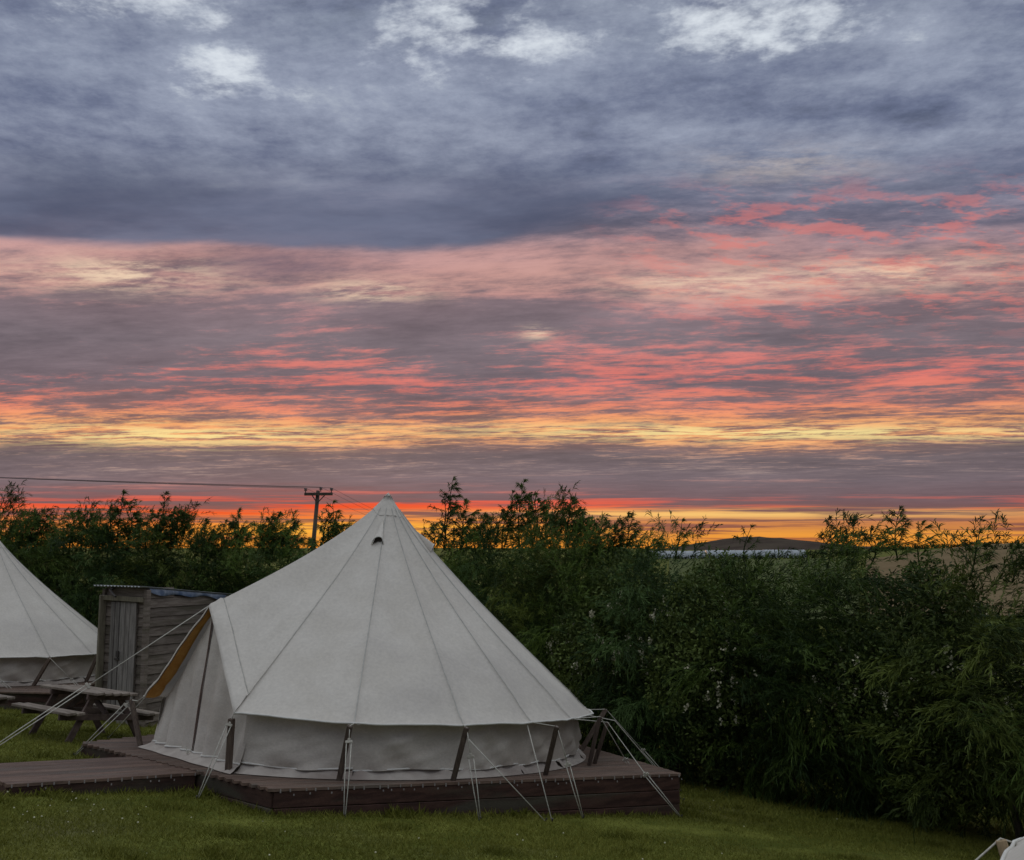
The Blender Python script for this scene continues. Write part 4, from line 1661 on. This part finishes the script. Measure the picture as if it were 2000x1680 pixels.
# kind, x, y, height, width, label, whips standing out of the crown [(x of tip, height of tip above the tent floor, length, tufts)]
HEDGE = [
    ('f', 5.75, 8.6, 2.43, 1.05, 'feathery hedge shrub running out past the right edge', []),
    ('f', 5.05, 9.9, 2.64, 1.0, 'feathery hedge shrub above the lower right tent corner', [(4.72, 2.39, 0.55, 5), (5.09, 2.24, 0.4, 4)]),
    ('b', 4.55, 10.9, 2.66, 1.0, 'white flowered hedge shrub near the right edge', []),
    ('f', 3.95, 11.5, 2.91, 1.0, 'feathery hedge shrub with tall windblown tops before the stubble field', [(4.56, 2.69, 0.7, 9), (4.82, 2.51, 0.6, 6), (4.21, 2.45, 0.5, 6)]),
    ('f', 3.35, 12.3, 2.79, 1.0, 'feathery hedge shrub with a thin whip just right of the polytunnels', [(3.98, 2.60, 0.75, 7), (4.25, 2.40, 0.5, 5)]),
    ('b', 2.75, 13, 2.86, 1.0, 'white flowered hedge shrub below the distant hill', [(3.17, 2.51, 0.5, 3)]),
    ('f', 2.25, 13.7, 3.02, 1.0, 'feathery hedge shrub with one whip left of the hill', [(2.38, 2.61, 0.6, 5)]),
    ('b', 1.75, 14.5, 3.00, 1.0, 'white flowered hedge shrub behind the right end of the deck', []),
    ('f', 1.3, 15.3, 3.44, 1.0, 'dense feathery shrub leaning right above the hedge line', [(1.81, 2.76, 0.6, 9), (1.44, 2.67, 0.6, 9), (1.60, 2.55, 0.4, 8)]),
    ('f', 0.75, 16.1, 3.50, 0.95, 'tallest feathery shrub right of the middle tent', [(0.97, 3.04, 0.6, 8), (1.10, 2.86, 0.5, 8), (0.72, 2.86, 0.5, 7)]),
    ('f', 0.15, 16.9, 3.51, 0.95, 'feathery shrub with a forked tall top right of the tent apex', [(0.20, 3.38, 1.1, 11), (0.00, 3.19, 0.9, 8), (0.44, 3.02, 0.7, 7)]),
    ('f', -0.55, 17.6, 3.34, 0.95, 'feathery shrub with a single tall star-shaped whip near the tent apex', [(-1.08, 3.46, 1.15, 10), (-0.88, 2.86, 0.6, 8), (-0.51, 2.82, 0.6, 8)]),
    ('f', -1.5, 18.3, 3.27, 1.0, 'feathery shrub hidden behind the tent apex', [(-1.44, 2.65, 0.5, 7)]),
    ('f', -2.6, 18.9, 3.05, 1.05, 'feathery shrub behind the upper slope of the middle tent', []),
    ('f', -3.75, 19.4, 3.32, 1.05, 'feathery shrub beneath the utility pole', [(-3.57, 3.13, 0.8, 6), (-3.66, 2.87, 0.6, 7)]),
    ('f', -4.85, 19.9, 3.42, 1.05, 'round topped feathery shrub just left of the utility pole', [(-4.75, 2.91, 0.7, 9), (-4.49, 2.79, 0.6, 8), (-5.01, 2.79, 0.6, 7)]),
    ('f', -5.95, 20.4, 3.42, 1.05, 'thin topped feathery shrub letting the red sky through', [(-5.72, 3.01, 0.8, 7), (-5.99, 2.78, 0.6, 7), (-6.42, 2.80, 0.6, 6)]),
    ('f', -7.05, 20.9, 3.38, 1.05, 'feathery shrub with a nodding whip above the shed roof', [(-7.45, 3.38, 0.9, 7), (-7.57, 3.01, 0.8, 9), (-7.18, 2.98, 0.6, 8)]),
    ('f', -8.15, 21.4, 3.45, 1.05, 'feathery shrub with a bent windblown top left of the shed', [(-8.55, 3.43, 0.9, 8), (-8.70, 3.05, 0.8, 9), (-8.31, 2.94, 0.6, 8)]),
    ('f', -9.35, 21.9, 3.53, 1.1, 'feathery shrub behind the right slope of the left tent', [(-9.77, 3.03, 0.7, 8), (-9.48, 2.95, 0.6, 7)]),
    ('f', -10.6, 22.4, 3.61, 1.1, 'feathery shrub with a small dark tuft over the left tent', [(-10.67, 3.08, 0.7, 8), (-11.05, 3.01, 0.7, 8)]),
    ('f', -11.9, 22.9, 3.65, 1.1, 'feathery hedge shrub at the left edge', [(-11.88, 2.84, 0.6, 8)]),
    ('f', -13.2, 23.4, 3.63, 1.1, 'feathery hedge shrub past the left edge', []),
]
for i, (kind, x, y, h, w, label, sprigs) in enumerate(HEDGE):
    z = gzf(x, y)
    root = thing('hedge_shrub', label, 'shrub', (x, y, z), 'shrubs of the tall hedge')
    if kind == 'f':
        fo = obj('foliage', FEATHER[i % 4], root)
        fo.scale = (w * 1.02, w * 1.0, h / 3.0)
        fo.rotation_euler = (0, 0, R([0, 18, -22, 9, -12][i % 5]))
    else:
        k = i % 2
        fo = obj('foliage', BROAD[k][0], root)
        fo.scale = (w * 1.05, w * 1.05, h / 2.6)
        fo.rotation_euler = (0, 0, R([0, 150, 70][i % 3]))
        bl = obj('blossom', BLOOM[k], root)
        bl.scale = fo.scale
        bl.rotation_euler = fo.rotation_euler
    st = obj('stem', STEM[i % 3], root)
    st.scale = (w, w, h / 3.0)
    full = []
    for (tx, tz, ln, tf) in sprigs:
        full.append((tx, tz, ln, tf))
        if x < 1.5:
            full.append((tx - rng.uniform(0.10, 0.36), tz - rng.uniform(0.22, 0.48), ln * 0.6, max(4, tf - 2)))
            full.append((tx + rng.uniform(0.10, 0.40), tz - rng.uniform(0.22, 0.48), ln * 0.6, max(4, tf - 2)))
    for q, (tx, tz, ln, tf) in enumerate(full):
        tip = Vector((tx, y, tz))
        size = max(0.9, y / 15.0)
        base = Vector((tip.x - 0.12 * ln + rng.uniform(-0.05, 0.05), tip.y, tip.z - ln * size * 0.9))
        co, tri, tone = sprig_mesh(base, tip, 500 + i * 7 + q, tf, size)
        me = np_mesh('sprig', co - np.array([x, y, z]), tri, M['feather'], attr=tone)
        obj('sprig', me, root)

# ------------------------------------------------------------------ lawn
def inside(poly, x, y):
    c = np.zeros(len(x), bool)
    n = len(poly)
    for i in range(n):
        x0, y0 = poly[i]
        x1, y1 = poly[(i + 1) % n]
        hit = ((y0 > y) != (y1 > y)) & (x < (x1 - x0) * (y - y0) / (y1 - y0 + 1e-12) + x0)
        c ^= hit
    return c


def make_lawn():
    r = np.random.default_rng(21)
    xs, ys, ln = [], [], []
    for (y0, y1, dens, size) in ((2.5, 6.0, 3600, 0.036), (6.0, 8.0, 5000, 0.036), (8.0, 10.5, 4000, 0.038), (10.5, 14.0, 1500, 0.05), (14.0, 20.0, 600, 0.065)):
        x0, x1 = -0.66 * y1 - 3.0, 0.60 * y1 + 0.5
        n = int((x1 - x0) * (y1 - y0) * dens)
        xs.append(r.uniform(x0, x1, n))
        ys.append(r.uniform(y0, y1, n))
        ln.append(np.full(n, size))
    x, y, L = map(np.concatenate, (xs, ys, ln))
    keep = ~(inside(main_poly, x, y) | inside(walk_poly, x, y))
    keep &= ~inside([(1.95, 0.5), (7.4, 0.5), (7.4, 6.0), (4.2, 6.0), (1.95, 3.9)], x, y) & ~inside([(-13.1, 15.75), (-7.35, 15.95), (-7.35, 21.4), (-13.1, 21.4)], x, y)
    keep &= (x > -0.66 * y - 3.0) & (x < 0.62 * y + 0.5)
    x, y, L = x[keep], y[keep], L[keep]
    patch = np.sin(x * 1.3 + 2 * np.sin(y * 0.9)) * 0.5 + np.sin(y * 1.7 + 1.5 * np.sin(x * 0.7)) * 0.5
    worn = np.clip(1.2 - np.hypot((x - 1.6) / 1.5, (y - 9.2) / 0.45), 0, 1) + np.clip(1.1 - np.hypot((x + 2.2) / 0.6, (y - 7.9) / 0.35), 0, 1) + np.clip(1.1 - np.hypot((x - 3.0) / 1.2, (y - 8.6) / 0.3), 0, 1)
    mott = np.sin(x * 9.1 + 3 * np.sin(y * 4.3)) * np.sin(y * 10.7 + 2 * np.sin(x * 5.1))
    # tufts left unmown along the deck edges
    def near(a, b, wdt):
        ax, ay, bx, by = *a, *b
        t = np.clip(((x - ax) * (bx - ax) + (y - ay) * (by - ay)) / ((bx - ax) ** 2 + (by - ay) ** 2), 0, 1)
        d = np.hypot(x - ax - t * (bx - ax), y - ay - t * (by - ay))
        return np.clip(1 - d / wdt, 0, 1)
    edge = np.maximum(near(DA, DC, 0.22), np.maximum(near(DA, DE, 0.2), near(walk_poly[0], walk_poly[1], 0.15)))
    clump = np.clip(np.sin(x * 3.7 + 2.2 * np.sin(y * 2.9 + 1)) * np.sin(y * 4.9 + 1.7 * np.sin(x * 3.1)) - 0.45, 0, 1) * 1.8
    L = L * (1 + 0.9 * clump) * (1 - 0.5 * np.clip(worn, 0, 1)) * (0.75 + 0.5 * r.random(len(x)) + 0.25 * mott * 0.6) * (1 + 1.3 * edge * r.random(len(x)))
    d = np.stack([r.normal(size=len(x)) * 0.75, r.normal(size=len(x)) * 0.75, np.ones(len(x))], 1)
    d /= np.linalg.norm(d, axis=1)[:, None]
    side = np.cross(d, np.stack([r.normal(size=len(x)), r.normal(size=len(x)), np.zeros(len(x))], 1))
    side /= np.linalg.norm(side, axis=1)[:, None] + 1e-9
    base = np.stack([x, y, gz(x, y) - 0.004], 1)
    wd = (0.0045 + 0.003 * r.random(len(x))) * (L / 0.036)
    co = np.stack([base - side * wd[:, None] * 0.5, base + side * wd[:, None] * 0.5, base + d * L[:, None]], 1).reshape(-1, 3)
    tri = np.arange(len(x) * 3).reshape(-1, 3)
    tone = np.clip(0.42 + 0.22 * patch * 0.8 + 0.16 * mott + 0.22 * r.normal(size=len(x)) - 0.15 * edge - 0.28 * clump + 0.35 * np.clip(worn, 0, 1), 0, 1)
    me = np_mesh('lawn_grass', co, tri, M['grass'], attr=np.repeat(tone, 3))
    tag(obj('lawn_grass', me), 'short mown grass over the whole lawn', 'grass', kind='stuff')
    # daisies and clover heads
    m = 150
    fx = np.concatenate([r.normal(-3.9, 0.8, 60), r.uniform(-5, 4.2, m - 60)])
    fy = np.concatenate([r.normal(7.7, 0.45, 60), 6.2 + 10 * r.random(m - 60) ** 1.4])
    ok = ~(inside(main_poly, fx, fy) | inside(walk_poly, fx, fy)) & (np.abs(fx) < 0.6 * fy)
    fx, fy = fx[ok], fy[ok]
    mb = MB()
    rr = random.Random(4)
    for px_, py_ in zip(fx, fy):
        s = rr.uniform(0.004, 0.008)
        c = Vector((px_, py_, gzf(px_, py_) + rr.uniform(0.025, 0.05)))
        mb.tube([c - Vector((0, 0, s * 0.6)), c, c + Vector((0, 0, s * 0.7))], [s * 0.5, s, s * 0.45], 6)
    tag(mb.build('lawn_flowers', M['blossom']), 'tiny white daisies and clover heads scattered in the lawn', 'flowers', kind='stuff')


make_lawn()
